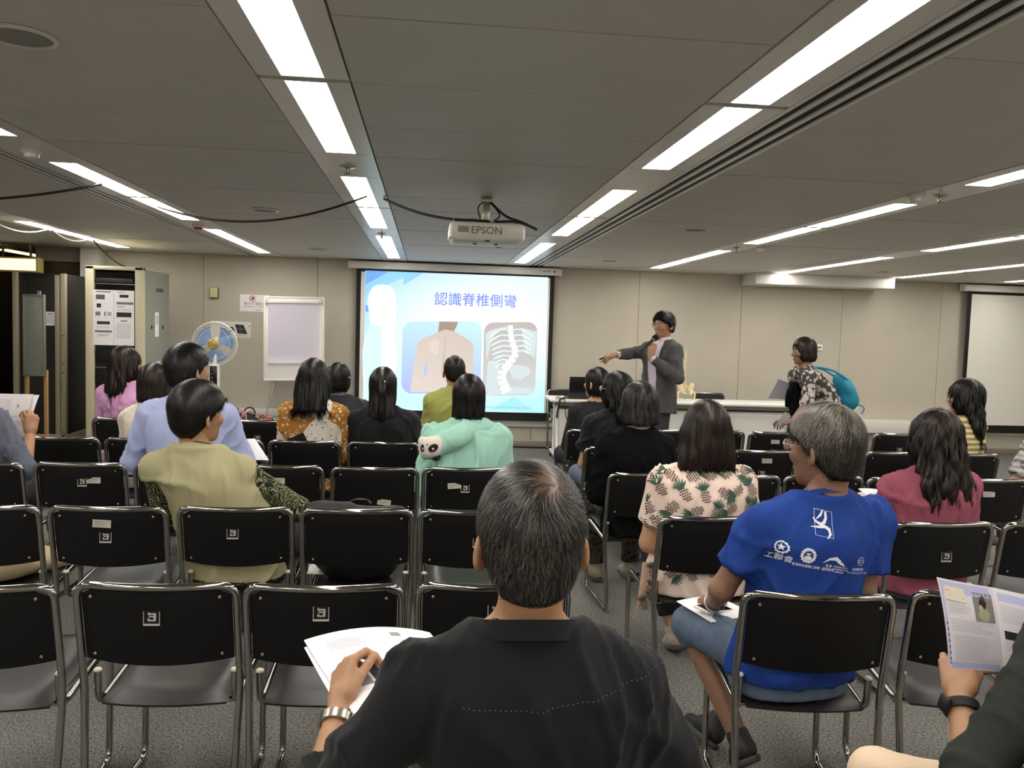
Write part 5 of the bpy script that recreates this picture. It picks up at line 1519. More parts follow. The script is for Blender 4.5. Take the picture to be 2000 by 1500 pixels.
def eyes(P, hs=1., brow='#17120f', closed=False):
    Rh = Matrix(P['Rh'].tolist()); hc = Vector(P['hc']); T = lambda p: hc+Rh @ (Vector(p)*hs)
    for s in (-1, 1):
        bm = bmesh.new(); bmesh.ops.create_uvsphere(bm, u_segments=16, v_segments=10, radius=.0105*hs); bmesh.ops.translate(bm, vec=T((s*.031, .0795, .003)), verts=bm.verts[:])
        e_ = put('eye', fin(bm, 60), P['root'], mat('eye_white', '#d9d3cb', .3))
        bm = bmesh.new(); bmesh.ops.create_uvsphere(bm, u_segments=12, v_segments=8, radius=.0056*hs); bmesh.ops.translate(bm, vec=T((s*.031, .0853, .003)), verts=bm.verts[:]); put('iris', fin(bm, 60), e_, mat('iris', '#1a0f0a', .2))
        bm = bmesh.new(); b_tube(bm, [T(p) for p in ((s*.016, .093, .020), (s*.032, .091, .0245), (s*.049, .080, .019))], [.0022*hs, .0028*hs, .0015*hs], 8); put('eyebrow', fin(bm, 60), P['root'], mat('brow', brow, .8))
        bm = bmesh.new(); b_tube(bm, [T(p) for p in ((s*.019, .0875, .006), (s*.031, .0905, .0095), (s*.043, .084, .006))], .0018*hs, 8); put('eyelid', fin(bm, 60), P['root'], mat('lid', '#5d3f2c', .6))
    bm = bmesh.new(); b_tube(bm, [T(p) for p in ((-.021, .0885, -.071), (-.01, .0965, -.069), (0, .098, -.0695), (.01, .0965, -.069), (.021, .0885, -.071))], [.002*hs, .0042*hs, .0042*hs, .0042*hs, .002*hs], 8); put('lips', fin(bm, 60), P['root'], mat('lips', '#9a5c4c', .5))

SHORT = dict(kind='short', n=2600, len=.05, w=.0013, S=4, jit=.15, tip=.004)
BOB = dict(kind='bob', n=2600, len=.10, w=.0014, S=5, jit=.07, tip=.002, grav=.3)
LONG = dict(kind='long', n=3200, len=.14, w=.0015, S=6, jit=.08, tip=.003, grav=.5, down=.6)
B1 = ('#0d0b0a', '#2b241f'); B2 = ('#120d0b', '#3d2d23'); B3 = ('#090808', '#262220')

# A: man in the black shirt
PA = person('man in a black shirt with thinning grey-black hair holding a handout', (.225, 1.44), R(-1), head=(.187, 1.40, 1.272), hs=1.06, hyaw=R(4), sw=.19, build=1.08, res=.009,
    drop=.105,
    arms={-1: ((-.185, 1.37, .63), (-.158, 1.60, .752)), 1: ((.46, 1.46, .70), (.36, 1.75, .62))},
    hands={-1: dict(dir=(.02, .75, .5), back=(-.75, -.35, .45), curl=(.75, .8, .85, .85), thumb=(.28, .25), spread=.05, h=.0038)},
    hair=dict(kind='short', vol=.004, nape=-.092, n=15000, len=.045, w=.0007, S=5, grey=.2, swirl=1.8, jit=.2, tip=.005, grav=.1, crown=(.024, -.078, .096), col=('#121110', '#77706a'), scalp=((.020, -.066, .106), (.046, .048, .040), .84)),
    shirt=dict(mat=M_blackshirt, sleeve='long', frac=.55, e=.021, neck=.068, neckz=.008, wr=.005, wf=30, bottom=.40), trousers=dict(mat=M_navyt))
neck_ring(PA, .070, .030, M_blackshirt, tilt=.34, z=-.012, flare=.006, name='collar')
neck_ring(PA, .076, -.034, M_blackshirt, tilt=.34, z=.018, flare=.0, thick=-.012, name='collar')
# stitched yoke seam across the back
bm = bmesh.new()
pts = [(-.15+.0085*k, -.4, .897+.000022*k*k) for k in range(41)]
for p in surf_project(PA, [(x, y, z) for x, y, z in pts], (0, 1, 0), .0006):
    if p is not None: b_box(bm, p, (.0024, .001, .0012))
put('yoke_stitching', fin(bm), PA['shirt'][0], mat('stitch_grey', '#6d6f74', .8))
wr = PA['joints'][-1]; ax = Vector(wr[2]-wr[1]).normalized(); wc = Vector(wr[1]).lerp(Vector(wr[2]), .90)
wb = band(PA['root'], wc, ax, .0315, .020, .004, M_steel, 'wristwatch', links=1)
# the handout in his left hand
M_ph = mat('print_photo', '#8d8a8c', .7)
hp, hS = page('handout', 'white stapled handout with small photos held by the man in black', ((-.265, 1.85, .80), (.02, 1.93, .785), (.17, 1.60, .758), (-.105, 1.52, .762)), bend=(.022, -.008),
    prints=tlines(.12, .10, .30, 5, .022, .007, M_pal, 3)+[(.62, .07, .08, .05, M_ph), (.14, .47, .11, .17, M_ph), (.27, .44, .10, .17, M_inkd)]+tlines(.52, .30, .36, 4, .025, .007, M_pal, 5)+tlines(.12, .78, .3, 5, .03, .009, M_pal, 6)
    +[(.08, .36, .40, .003, M_pal), (.08, .68, .40, .003, M_pal), (.48, .36, .003, .32, M_pal), (.08, .36, .003, .32, M_pal), (.52, .24, .40, .003, M_pal), (.52, .24, .003, .32, M_pal)], m_=M_paper, n=14)
page_text(hp, hS, '認識脊椎側彎', .28, .41, .045, M_inkd, .75); page_text(hp, hS, '脊椎側彎', .72, .27, .045, M_inkd, .75); page_text(hp, hS, '脊椎側彎', .28, .74, .045, M_inkd, .75)
hp2, _ = page('handout', 'second sheet under the handout in the hand of the man in black', ((-.262, 1.835, .789), (.02, 1.92, .774), (.17, 1.59, .747), (-.115, 1.50, .748)), bend=(.018, -.004))

# B: man in the blue T-shirt
PB = person('grey-haired man in a blue T-shirt with white logos', (1.17, 2.44), R(5), head=(1.252, 2.44, 1.300), hs=1.06, hyaw=R(25), hpitch=R(-3), sw=.198, build=1.0, res=.009, srot=R(4), skin=SKIN3,
    arms={-1: ((.945, 2.46, .715), (1.015, 2.71, .585)), 1: ((1.42, 2.46, .70), (1.33, 2.72, .60))},
    hands={-1: dict(dir=(.15, 1, -.15), back=(-.35, -.1, .9), curl=(.35, .4, .45, .5), thumb=(.5, .3), h=.0045)},
    legw={-1: [(.985, 2.86, .455), (1.10, 2.62, .13)], 1: [(1.33, 2.86, .47), (1.08, 2.80, .10)]},
    hair=dict(kind='short', vol=.009, nape=-.092, n=13000, len=.075, w=.0009, S=6, greyf=lambda p: np.clip(-.10+p[:, 2]*6.-p[:, 0]*2.2+p[:, 1]*3., .04, .92), jit=.16, tip=.007, grav=.1, crown=(.03, -.05, .122), swirl=.6, col=('#171411', '#9a9288')),
    shirt=dict(mat=M_blue, sleeve='short', frac=.68, e=.018, neck=.060, neckz=.016, wr=.006, wf=30, bottom=.45), trousers=dict(mat=M_jeans, frac=.18, name='denim_shorts'), shoes='#202224')
neck_ring(PB, .069, .016, mat('cloth_blue_rib', '#1a3578', .9), tilt=.42, z=.0, flare=.004, name='neck_rib', yo=.03)
glasses(PB, M_steel, 1.06)
wj = PB['joints'][-1]
band(PB['root'], Vector(wj[1]).lerp(Vector(wj[2]), .92), Vector(wj[2]-wj[1]), .031, .018, .004, M_steel, 'wristwatch', links=1)
M_print = mat('print_white', '#dfe3ec', .7)
def stroke2(bm, pts, w_):
    """flat tapering brush stroke in XZ"""
    n = len(pts); Lr = []
    for i, (x, z) in enumerate(pts):
        a = pts[max(0, i-1)]; b = pts[min(n-1, i+1)]; dx, dz = b[0]-a[0], b[1]-a[1]; l = math.hypot(dx, dz)+1e-9
        ww = w_[i] if isinstance(w_, (list, tuple)) else w_
        Lr.append((bm.verts.new((x-dz/l*ww, 0, z+dx/l*ww)), bm.verts.new((x+dz/l*ww, 0, z-dx/l*ww))))
    for i in range(n-1): bm.faces.new((Lr[i][0], Lr[i][1], Lr[i+1][1], Lr[i+1][0]))
def ring2(bm, cx, cz, r0, r1, n=28, teeth=0):
    A = []
    for k in range(n):
        a = 2*math.pi*k/n; rr = r1+(.12*r1 if teeth and (k*teeth*2//n) % 2 else 0)
        A.append((bm.verts.new((cx+r0*math.cos(a), 0, cz+r0*math.sin(a))), bm.verts.new((cx+rr*math.cos(a), 0, cz+rr*math.sin(a)))))
    for k in range(n): bm.faces.new((A[k][0], A[k][1], A[(k+1) % n][1], A[(k+1) % n][0]))
def star2(bm, cx, cz, r_):
    c = bm.verts.new((cx, 0, cz)); P5 = [bm.verts.new((cx+(r_ if k % 2 == 0 else r_*.42)*math.sin(math.pi*k/5), 0, cz+(r_ if k % 2 == 0 else r_*.42)*math.cos(math.pi*k/5))) for k in range(10)]
    for k in range(10): bm.faces.new((c, P5[k], P5[(k+1) % 10]))
def disc2(bm, cx, cz, rx, rz_, n=16):
    bm.faces.new([bm.verts.new((cx+rx*math.cos(2*math.pi*k/n), 0, cz+rz_*math.sin(2*math.pi*k/n))) for k in range(n)])
def txt2(bm, s_, cx, cz, size): b_merge(bm, text_me(s_, size), Matrix.Translation((cx, 0, cz)) @ WALLF)
bm = bmesh.new()      # dancing figure in a square
stroke2(bm, [(-.020, .034), (.026, .031), (.024, -.035), (-.022, -.032), (-.020, .034)], .0006)
stroke2(bm, [(.002, .034), (-.004, .02), (-.016, .008)], [.0015, .003, .001]); stroke2(bm, [(.008, .03), (.009, .014), (.004, .002), (-.006, -.004), (-.019, .003), (-.024, .012)], [.003, .0035, .004, .004, .003, .001])
stroke2(bm, [(-.032, -.012), (-.012, -.011), (.004, -.008), (.015, -.014), (.017, -.026), (.008, -.038)], [.0008, .003, .0045, .0045, .0035, .001])
me1 = bpy.data.meshes.new('logo'); bm.to_mesh(me1); bm.free()
T0 = lambda x, z: Matrix.Translation(PB['loc']((x, 2.2, z)).tolist())
decal(PB, me1, T0(1.213, .962) @ Matrix.Rotation(R(6), 4, 'Y') @ Matrix.Scale(1.12, 4), (0, 1, 0), M_print, 'back_emblem', sub=1)
bm = bmesh.new()
ring2(bm, 0, .012, .0115, .015, 48, 12); star2(bm, 0, .012, .010); txt2(bm, '工聯會', 0, -.016, .019)
ring2(bm, .062, .004, .0135, .018, 60, 16); ring2(bm, .062, .004, .0115, .0125, 32); disc2(bm, .062, -.002, .009, .006); disc2(bm, .062, .008, .006, .0025); txt2(bm, '香港民航業職工總會', .062, -.024, .0078)
stroke2(bm, [(.102, -.008), (.118, .004), (.135, .007), (.146, .0), (.150, -.008)], [.0005, .003, .005, .004, .0005]); stroke2(bm, [(.140, -.002), (.152, -.004), (.160, -.010)], [.001, .003, .0005])
txt2(bm, '香港', .119, -.015, .009); txt2(bm, '國際機場', .119, -.0245, .0085); txt2(bm, 'HONG KONG', .152, -.014, .0062); txt2(bm, 'INTERNATIONAL', .155, -.0205, .0058); txt2(bm, 'AIRPORT', .150, -.027, .0058)
ring2(bm, .218, .004, .0105, .0115, 24); stroke2(bm, [(.208, .004), (.218, .009), (.228, .004), (.218, -.001), (.208, .004)], .0007); txt2(bm, '香港賽馬會', .214, -.018, .0085); txt2(bm, 'The Hong Kong Jockey Club', .212, -.0265, .0062)
me2 = bpy.data.meshes.new('logos'); bm.to_mesh(me2); bm.free()
decal(PB, me2, T0(1.085, .875) @ Matrix.Rotation(R(8), 4, 'Y') @ Matrix.Scale(1.18, 4), (0, 1, 0), M_print, 'back_logos', sub=0)
ph = thing('smartphone', 'white smartphone lying on papers on the lap of the blue T-shirt man', 'phone', (1.03, 2.74, .555), R(-35))
ph.rotation_euler = (R(-6), R(4), R(-62))
put('case', box_me((0, 0, 0), (.07, .142, .008), .003, 3), ph, M_plastic_w); put('display', box_me((0, 0, .0042), (.062, .118, .0012)), ph, mat('display_black', '#0a0a0a', .08))
page('handout', 'white papers on the lap of the man in the blue T-shirt', ((.93, 2.86, .541), (1.10, 2.90, .545), (1.18, 2.68, .545), (.985, 2.64, .541)), bend=(.006, 0))

# C: person with the booklet, mostly outside the picture
M_dgreen = mat('cloth_dark_green', '#20251f', .9, bump=.2, bscale=600); M_creamt = mat('cloth_cream', '#dcc4a9', .85)
PC = person('person in a dark green top and cream trousers holding the open booklet', (1.36, 1.60), R(12), head=(1.44, 1.50, 1.27), sw=.17, build=.94, res=.010,
    arms={-1: ((1.085, 1.44, .665), (1.132, 1.565, .770)), 1: ((1.66, 1.62, .72), (1.46, 1.72, .72))},
    hands={-1: dict(dir=(.35, .62, .5), back=(-.6, -.3, .6), curl=(.5, .5, .5, .5), thumb=(.3, .2), h=.004), 1: dict(dir=(-.6, .2, .3), back=(.7, -.3, 0))},
    legw={-1: [(1.10, 1.80, .472), (1.06, 1.78, .08)], 1: [(1.50, 2.0, .47), (1.48, 1.98, .08)]},
    hair=dict(BOB, length=.13), shirt=dict(mat=M_dgreen, sleeve='long', frac=.42, e=.014, wr=.004, wf=28, bottom=.42), trousers=dict(mat=M_creamt), female=True)
wj = PC['joints'][-1]; ax = Vector(wj[2]-wj[1])
wt = band(PC['root'], Vector(wj[1]).lerp(Vector(wj[2]), .88), ax, .0315, .022, .004, M_rubber, 'sports_watch')
_u = Vector(PC['loc']((1.36-1, 1.62-.2, 0))); _u.normalize(); _a = ax.normalized(); _u = (_u-_a*_u.dot(_a)).normalized()
bm = bmesh.new(); b_box(bm, (0, 0, 0), (.034, .034, .010), .004)
me = fin(bm, 40); me.transform(Matrix.Translation(Vector(wj[1]).lerp(Vector(wj[2]), .88)+_u*.037) @ _u.to_track_quat('Z', 'Y').to_matrix().to_4x4()); put('watch_case', me, wt, M_plastic_b)
M_lil = mat('booklet_lilac', '#b9bde0', .6); M_vio = mat('booklet_violet', '#5b55b8', .6); M_bkp = mat('booklet_paper', '#e3dde4', .6); M_sc = mat('scroll_cream', '#e6dcc6', .7)
M_pd = mat('photo_darkbrown', '#4c463e', .6); M_pg = mat('photo_green', '#a7a886', .6); M_pk = mat('photo_black', '#221b18', .6); M_pp = mat('photo_pink', '#c9a090', .6); M_pgr = mat('photo_grey', '#85837e', .6)
bt, bS = page('booklet', 'open lilac-edged printed booklet with a photo of a sitter with flowers', ((1.100, 1.62, 1.016), (1.258, 1.66, .980), (1.252, 1.60, .812), (1.100, 1.56, .840)), bend=(-.006, .006), m_=M_bkp, n=16,
    prints=[(.03, .02, .9, .13, M_lil), (.03, .13, .035, .8, M_lil), (.03, .45, .03, .5, M_vio), (.06, .92, .90, .06, M_lil), (.62, .10, .33, .34, M_pgr)])
for nm, (u, v, w_, h_, mm) in {'portrait_figure': (.72, .15, .12, .14, M_pk), 'portrait_hat': (.74, .13, .09, .05, M_pd), 'portrait_dress': (.68, .27, .20, .16, M_pg), 'portrait_flower': (.70, .24, .07, .07, M_pp), 'scroll_panel': (.10, .075, .38, .17, M_sc)}.items():
    bm = bmesh.new()
    n_ = 18
    if nm == 'scroll_panel': loop = [(u, v), (u+w_, v+.01), (u+w_+.02, v+h_), (u, v+h_-.01)]
    else: loop = [(u+w_/2+w_/2*math.cos(2*math.pi*k/n_)*(1+.15*math.sin(5*k)), v+h_/2+h_/2*math.sin(2*math.pi*k/n_)*(1+.12*math.cos(3*k))) for k in range(n_)]
    bm.faces.new([bm.verts.new(bS(a, b, .0009 if nm in ('portrait_figure', 'scroll_panel', 'portrait_dress') else .0013)) for a, b in loop]); put(nm, fin(bm), bt, mm)
page_text(bt, bS, '~主席', .27, .125, .11, M_inkd, .62, .0014); page_text(bt, bS, '的話~', .31, .195, .11, M_inkd, .62, .0014)
bm = bmesh.new()
for (u, v, w_, n_, sd) in ((.12, .27, .44, 5, 1), (.12, .45, .80, 6, 2), (.13, .63, .80, 5, 3), (.14, .75, .78, 7, 4)):
    rg = random.Random(sd)
    for k in range(n_):
        ww = w_*rg.uniform(.7, 1); vv = v+.024*k
        bm.faces.new([bm.verts.new(bS(u+a*ww, vv+b*.006, .0008)) for a, b in ((0, 0), (1, 0), (1, 1), (0, 1))])
put('print_lines', fin(bm), bt, M_pal)
bt2, bS2 = page('booklet_page', '', parent=bt, C4= ((1.259, 1.661, .980), (1.40, 1.62, .955), (1.39, 1.56, .79), (1.253, 1.601, .812)), bend=(.004, .006), m_=M_bkp, n=12,
    prints=[(.05, .05, .85, .10, M_lil), (.08, .50, .22, .10, M_pk), (.12, .78, .2, .1, M_pg)]+tlines(.06, .2, .85, 9, .024, .006, M_pal, 8)+tlines(.08, .63, .3, 5, .024, .006, M_pal, 9))

# D: woman in the pineapple blouse
M_pine = mat('cloth_pale_pink', '#e8d0c2', .85, bump=.1, bscale=600)
PD = person('woman in a pale pink pineapple-print blouse with a dark bob', (1.205, 3.43), R(3), head=(1.204, 3.40, 1.232), hs=1.02, hyaw=R(3), sw=.185, build=1.14, res=.010, female=True, skin=SKIN2,
    hair=dict(BOB, n=9000, len=.16, w=.0011, length=.165, width=.108, flare=1.13, taper=1.0, tip=.003, back=.11, col=B2, S=7, jit=.05, down=.5),
    shirt=dict(mat=M_pine, sleeve='short', frac=.66, e=.016, neck=.075, neckz=-.006, wr=.007, wf=30, bottom=.40, name='blouse'), trousers=dict(mat=M_navyt, frac=.8), shoes='#b7ab9a',
    legw={-1: [(1.13, 3.85, .49), (1.205, 3.72, .09)], 1: [(1.33, 3.85, .49), (1.28, 3.80, .09)]})
M_leaf = mat('print_green', '#2d5545', .8); M_pin = mat('print_brown', '#3f2d24', .8)
def pineapple(cx, cz, rot, s_=1.):
    bm = bmesh.new(); c_, s2 = math.cos(rot), math.sin(rot)
    T = lambda x, z: (cx+(x*c_-z*s2)*s_, 0, cz+(x*s2+z*c_)*s_)
    for k in range(-3, 4):
        a = k*.34; L_ = .046*(1-.07*abs(k)); bx = k*.003
        md = (bx+L_*.5*math.sin(a), .028+L_*.5*math.cos(a)); wv = .0036
        P5 = [bm.verts.new(T(*p)) for p in ((bx-.003, .025), (bx+.003, .025), (md[0]+wv*math.cos(a), md[1]-wv*math.sin(a)), (bx+L_*math.sin(a), .028+L_*math.cos(a)), (md[0]-wv*math.cos(a), md[1]+wv*math.sin(a)))]
        bm.faces.new((P5[0], P5[1], P5[2], P5[4])); bm.faces.new((P5[4], P5[2], P5[3]))
    for j in range(6):
        z = .021-j*.0108; hw = .0225*math.sqrt(max(.05, 1-((z+.006)/.036)**2))
        n = max(2, int(hw*2/.0098))
        for i in range(n):
            x = -hw+(i+.5+(.25 if j % 2 else -.25))*2*hw/n
            for sg in (-1, 1):
                f = bm.faces.new([bm.verts.new(T(x+sg*px, z+pz)) for px, pz in ((0, .0062), (.0050, .0010), (.0046, -.0034), (0, .0012))]); f.material_index = 1
    me = bpy.data.meshes.new('pineapple'); bm.to_mesh(me); bm.free()
    me.materials.append(M_leaf); me.materials.append(M_pin)
    return me
rg = random.Random(5)
for r_ in range(8):
    for c_ in range(8):
        x = -.29+.080*c_+(.042 if r_ % 2 else 0)+rg.uniform(-.010, .010); z = 1.0-.070*r_+rg.uniform(-.010, .010)
        decal(PD, pineapple(x, z, rg.choice([.2, -.3, .9, -1.1, 2.6, 2.0, -2.3, .5]), .88), Matrix.Translation((0, -.4, 0)), (0, 1, 0), None, 'pineapple_print', off=.0032)
# trailing hem of the blouse beside the seat
bm = bmesh.new(); g = []
hem_y = lambda t_: -.05+.06*t_
for j in range(9):
    t_ = j/8; g.append([])
    for i in range(7):
        u = i/6; w_ = .10*(1-.80*t_**2)
        g[-1].append(bm.verts.new((-.285-.012*t_+u*w_+.015, hem_y(t_)-.010*math.sin(u*6+t_*2), .54-.28*t_+.05*u*t_)))
for j in range(8):
    for i in range(6): bm.faces.new((g[j][i], g[j][i+1], g[j+1][i+1], g[j+1][i]))
bmesh.ops.solidify(bm, geom=bm.faces[:], thickness=.004)
hem = put('blouse_hem', fin(bm, 60), PD['root'], M_pine)
for x, z, r_ in ((-.228, .50, .2), (-.235, .42, -.4), (-.248, .345, .3)): put('pineapple_print', pineapple(x, z, r_, .72), hem, loc=(0, hem_y((.54-z)/.28)-.018, 0))

# E: woman in magenta
M_mag = mat('cloth_magenta', '#8d4557', .85, bump=.15, bscale=600)
PE = person('woman in a magenta shirt with long dark brown hair', (2.19, 3.36), R(6), head=(2.243, 3.37, 1.218), hs=1.0, hyaw=R(12), sw=.175, build=1.02, res=.010, female=True, skin=SKIN2,
    arms={-1: ((2.0, 3.42, .70), (2.12, 3.62, .715)), 1: ((2.45, 3.42, .68), (2.32, 3.66, .64))},
    hands={-1: dict(dir=(.05, .8, .3), back=(-.5, -.5, .6), curl=(.6, .6, .6, .6), h=.0055)},
    hair=dict(LONG, n=9000, len=.20, w=.0013, length=.335, width=.102, flare=1.42, back=.115, col=('#120d0b', '#3d2c23'), S=8, jit=.12, tip=.010, lock=.006, rag=.09, wave=1.4),
    shirt=dict(mat=M_mag, sleeve='long', frac=.85, e=.016, wr=.008, wf=32, bottom=.43), trousers=dict(mat=M_greyt))
page('handout', 'white handout held by the woman in the magenta shirt', ((2.09, 3.72, .80), (2.27, 3.78, .775), (2.27, 3.62, .735), (2.12, 3.60, .74)), bend=(.008, .004), prints=tlines(.15, .3, .6, 5, .07, .02, M_pal))
page('handout', 'second sheet fanned behind the handout of the magenta-shirted woman', ((2.05, 3.70, .775), (2.20, 3.80, .77), (2.24, 3.66, .72), (2.10, 3.585, .73)), bend=(.006, .002))
tag(put('orange_packet', box_me((2.165, 3.60, .69), (.05, .03, .05), .012, 3), m=mat('orange', '#d9772e', .5)), 'small orange packet in the hand of the woman in magenta', 'packet')

# F: woman in yellow stripes
PF = person('woman in a yellow striped top with long wavy black hair', (3.72, 5.34), R(20), head=(3.772, 5.36, 1.262), hs=1.02, hyaw=R(38), sw=.155, build=.92, female=True, skin=SKIN2,
    hair=dict(LONG, n=4500, len=.18, length=.29, width=.098, flare=1.2, col=B3, jit=.16, tip=.01, lock=.006, rag=.07, wave=1.6), shirt=dict(mat=cloth_nodes('yellow_stripes', stripe_pat), sleeve='short', e=.014, bottom=.43), trousers=dict(mat=M_navyt))
glasses(PF, M_plastic_b, 1.02)
# I1, I2, I3: three in black by the aisle
I1 = person('short-haired woman in a black top sitting nearest the table', (1.31, 6.30), R(8), head=(1.338, 6.33, 1.232), ears=True, hyaw=R(32), sw=.162, female=True, skin=SKIN2, hair=dict(BOB, length=.105, width=.084, taper=.72, col=B3, back=.098), shirt=dict(mat=mat('cloth_black_rib', '#121214', .9, bump=.5, bscale=250), sleeve='long', e=.014, neck=.085, neckz=-.012, bottom=.43, name='sweater'), trousers=dict(mat=M_navyt))
I2 = person('woman in a black T-shirt with glasses and wavy black hair', (1.27, 5.36), R(8), head=(1.275, 5.36, 1.250), hyaw=R(35), sw=.17, female=True, skin=SKIN2, hair=dict(LONG, n=4000, length=.22, width=.092, flare=1.05, back=.105, col=B3, jit=.2, tip=.008, lock=.005, rag=.05, wave=1.6), shirt=dict(mat=M_blackshirt, sleeve='short', frac=.7, e=.014, bottom=.43), trousers=dict(mat=M_jeans))
glasses(I2, mat('frame_white', '#d9d6d0', .3, .5))
I3 = person('person in a black cardigan with short greying hair on the aisle', (1.20, 4.44), R(5), head=(1.175, 4.42, 1.245), hs=1.03, hyaw=R(20), sw=.172, build=1.02, skin=SKIN2, res=.010, hair=dict(BOB, n=5000, length=.112, width=.094, taper=.62, back=.105, col=('#0d0c0c', '#5d5a57'), grey=.2, jit=.3, len=.06), shirt=dict(mat=M_blackknit, sleeve='long', e=.019, bottom=.40, name='cardigan', neckz=.02), trousers=dict(mat=cloth_nodes('trouser_camo', lambda co, N, L, ramp, mix: (lambda n: (L(co, n.inputs['Vector']), ramp(n.outputs['Fac'], [(.4, '#1c1c1a'), (.5, '#4d4a42'), (.6, '#26261f')]))[1])(N('TexNoise', Scale=18.)))), shoes='#a49a84')
neck_ring(I3, .068, .02, mat('cloth_grey_band', '#8b8a88', .9), tilt=.35, z=.006, flare=.002, name='inner_collar')

# J: mint hoodie
M_mint = mat('cloth_mint', '#a3d5c3', .9, bump=.15, bscale=500, sheen=.1)
PJ = person('person in a mint green hoodie with a panda-face hood', (.205, 4.51), R(-2), head=(.232, 4.51, 1.255), hyaw=R(-4), sw=.185, build=1.02, res=.010, skin=SKIN2, female=True,
    hair=dict(BOB, n=5000, length=.115, width=.086, taper=.62, back=.10, col=B3, jit=.05, len=.11), shirt=dict(mat=M_mint, sleeve='long', e=.026, bottom=.40, flare=.05, name='hoodie', neck=.075, neckz=.02, wr=.010, wf=24), trousers=dict(mat=M_navyt))
c7 = PJ['c7']
hf = Fld()
hf.add(rc(c7+V(-.075, .03, -.005), c7+V(-.01, -.045, .005), .032, .030)); hf.add(rc(c7+V(-.01, -.045, .005), c7+V(.085, .02, .0), .030, .03), .03)
hf.add(rc(c7+V(.08, .0, -.02), c7+V(-.06, -.11, -.07), .040, .050), .05); hf.add(rc(c7+V(-.05, -.09, -.05), c7+V(-.19, -.10, -.11), .055, .05), .05)
hf.add(rc(c7+V(-.12, -.10, -.11), c7+V(-.215, -.10, -.15), .05, .04), .04)
v, q = mesher(hf, c7-.34, c7+.24, .009); v = wrinkle(v, q, .008, 40, 3)
hood = put('hood', np_mesh('hood', v, q), PJ['root'], M_mint)
pf = Fld(); pc = c7+V(-.20, -.125, -.115)
Mp = Matrix.Rotation(R(-18), 3, 'Y') @ Matrix.Rotation(R(-14), 3, 'Z')
pf.add(ell(pc, (.070, .034, .058), Mp)); pf.add(rc(pc+V(.035, -.0, .04), pc+V(.055, .0, .03), .02, .018), .02); pf.add(rc(pc+V(-.05, .0, .04), pc+V(-.055, .0, .03), .016, .014), .02)
v, q = mesher(pf, pc-.12, pc+.12, .006)
pf_o = put('panda_face', np_mesh('panda_face', v, q), hood, mat('plush_white', '#e9dfd6', .9))
bv = BVHTree.FromPolygons([tuple(x) for x in v.tolist()], q.tolist())
def on_face(shape, m_, nm, off):
    bm = bmesh.new(); ok = []
    for (x, z) in shape:
        h = bv.ray_cast(Vector((pc[0]+x, pc[1]-.3, pc[2]+z)), Vector((0, 1, 0)))
        if h[0] is not None: ok.append(h[0]-Vector((0, off, 0)))
    if len(ok) > 2: bm.faces.new([bm.verts.new(p) for p in ok]); put(nm, fin(bm), pf_o, m_)
    else: bm.free()
el_ = lambda cx, cz, a, b, r_: [(cx+a*math.cos(t_)*math.cos(r_)-b*math.sin(t_)*math.sin(r_), cz+a*math.cos(t_)*math.sin(r_)+b*math.sin(t_)*math.cos(r_)) for t_ in [2*math.pi*k/20 for k in range(20)]]
M_pb = mat('plush_black', '#1b1a17', .9)
on_face(el_(.014, .0, .029, .020, .6), M_pb, 'eye_patch', .004); on_face(el_(-.044, -.004, .010, .022, .0), M_pb, 'eye_patch', .004); on_face(el_(.014, -.003, .006, .006, 0), M_plastic_w, 'eye_spot', .007); on_face(el_(-.041, -.006, .003, .007, 0), M_plastic_w, 'eye_spot', .007); on_face(el_(-.018, .018, .006, .003, .5), M_pb, 'nose', .005)
bm = bmesh.new(); bmesh.ops.create_uvsphere(bm, u_segments=14, v_segments=8, radius=.024); bmesh.ops.scale(bm, vec=(1, .5, 1), verts=bm.verts[:]); bmesh.ops.translate(bm, vec=Vector(pc)+Vector((.03, .0, -.052)), verts=bm.verts[:]); put('panda_ear', fin(bm, 60), hood, M_pb)

# K, L, M, N: the row in front of the slide
M_lime = mat('cloth_yellow_green', '#989c50', .85, bump=.1, bscale=600)
PK = person('balding man in a yellow-green shirt in front of the slide', (.19, 6.50), R(0), head=(.213, 6.49, 1.286), hs=1.02, hyaw=R(10), sw=.18, skin=SKIN,
    hair=dict(SHORT, n=2500, vol=.0, nape=-.075, col=B3, scalp=((0, -.035, .115), (.04, .045, .03), .9)), shirt=dict(mat=M_lime, sleeve='long', e=.016, bottom=.43, wf=30), trousers=dict(mat=M_navyt))
neck_ring(PK, .068, .035, M_lime, tilt=.3, z=-.008, flare=.012)
hairL = dict(LONG, n=4500, len=.16, length=.25, width=.084, flare=.98, back=.098, col=('#0d0c0c', '#2b211b'), jit=.04)
def pony(f):
    f.add(rc((.0, -.105, .03), (.0, -.125, -.02), .022, .026), .012); f.add(rc((.0, -.125, -.02), (.0, -.12, -.16), .027, .024), .012); f.add(rc((0, -.12, -.16), (.004, -.105, -.235), .024, .012), .012)
hairL['extra'] = pony
PL = person('woman in black with a half-up ponytail in front of the slide', (-.268, 5.44), R(0), head=(-.29, 5.43, 1.236), sw=.178, build=1.02, female=True, skin=SKIN2, hair=hairL, shirt=dict(mat=M_blackshirt, sleeve='long', e=.016, bottom=.43), trousers=dict(mat=M_navyt))
bm = bmesh.new(); bmesh.ops.create_uvsphere(bm, u_segments=10, v_segments=6, radius=.006); o = put('hair_bead', fin(bm, 60), PL['root'], mat('pearl', '#e9e6e0', .2)); o.location = Vector(PL['hc'])+Vector((.018, -.128, .035))
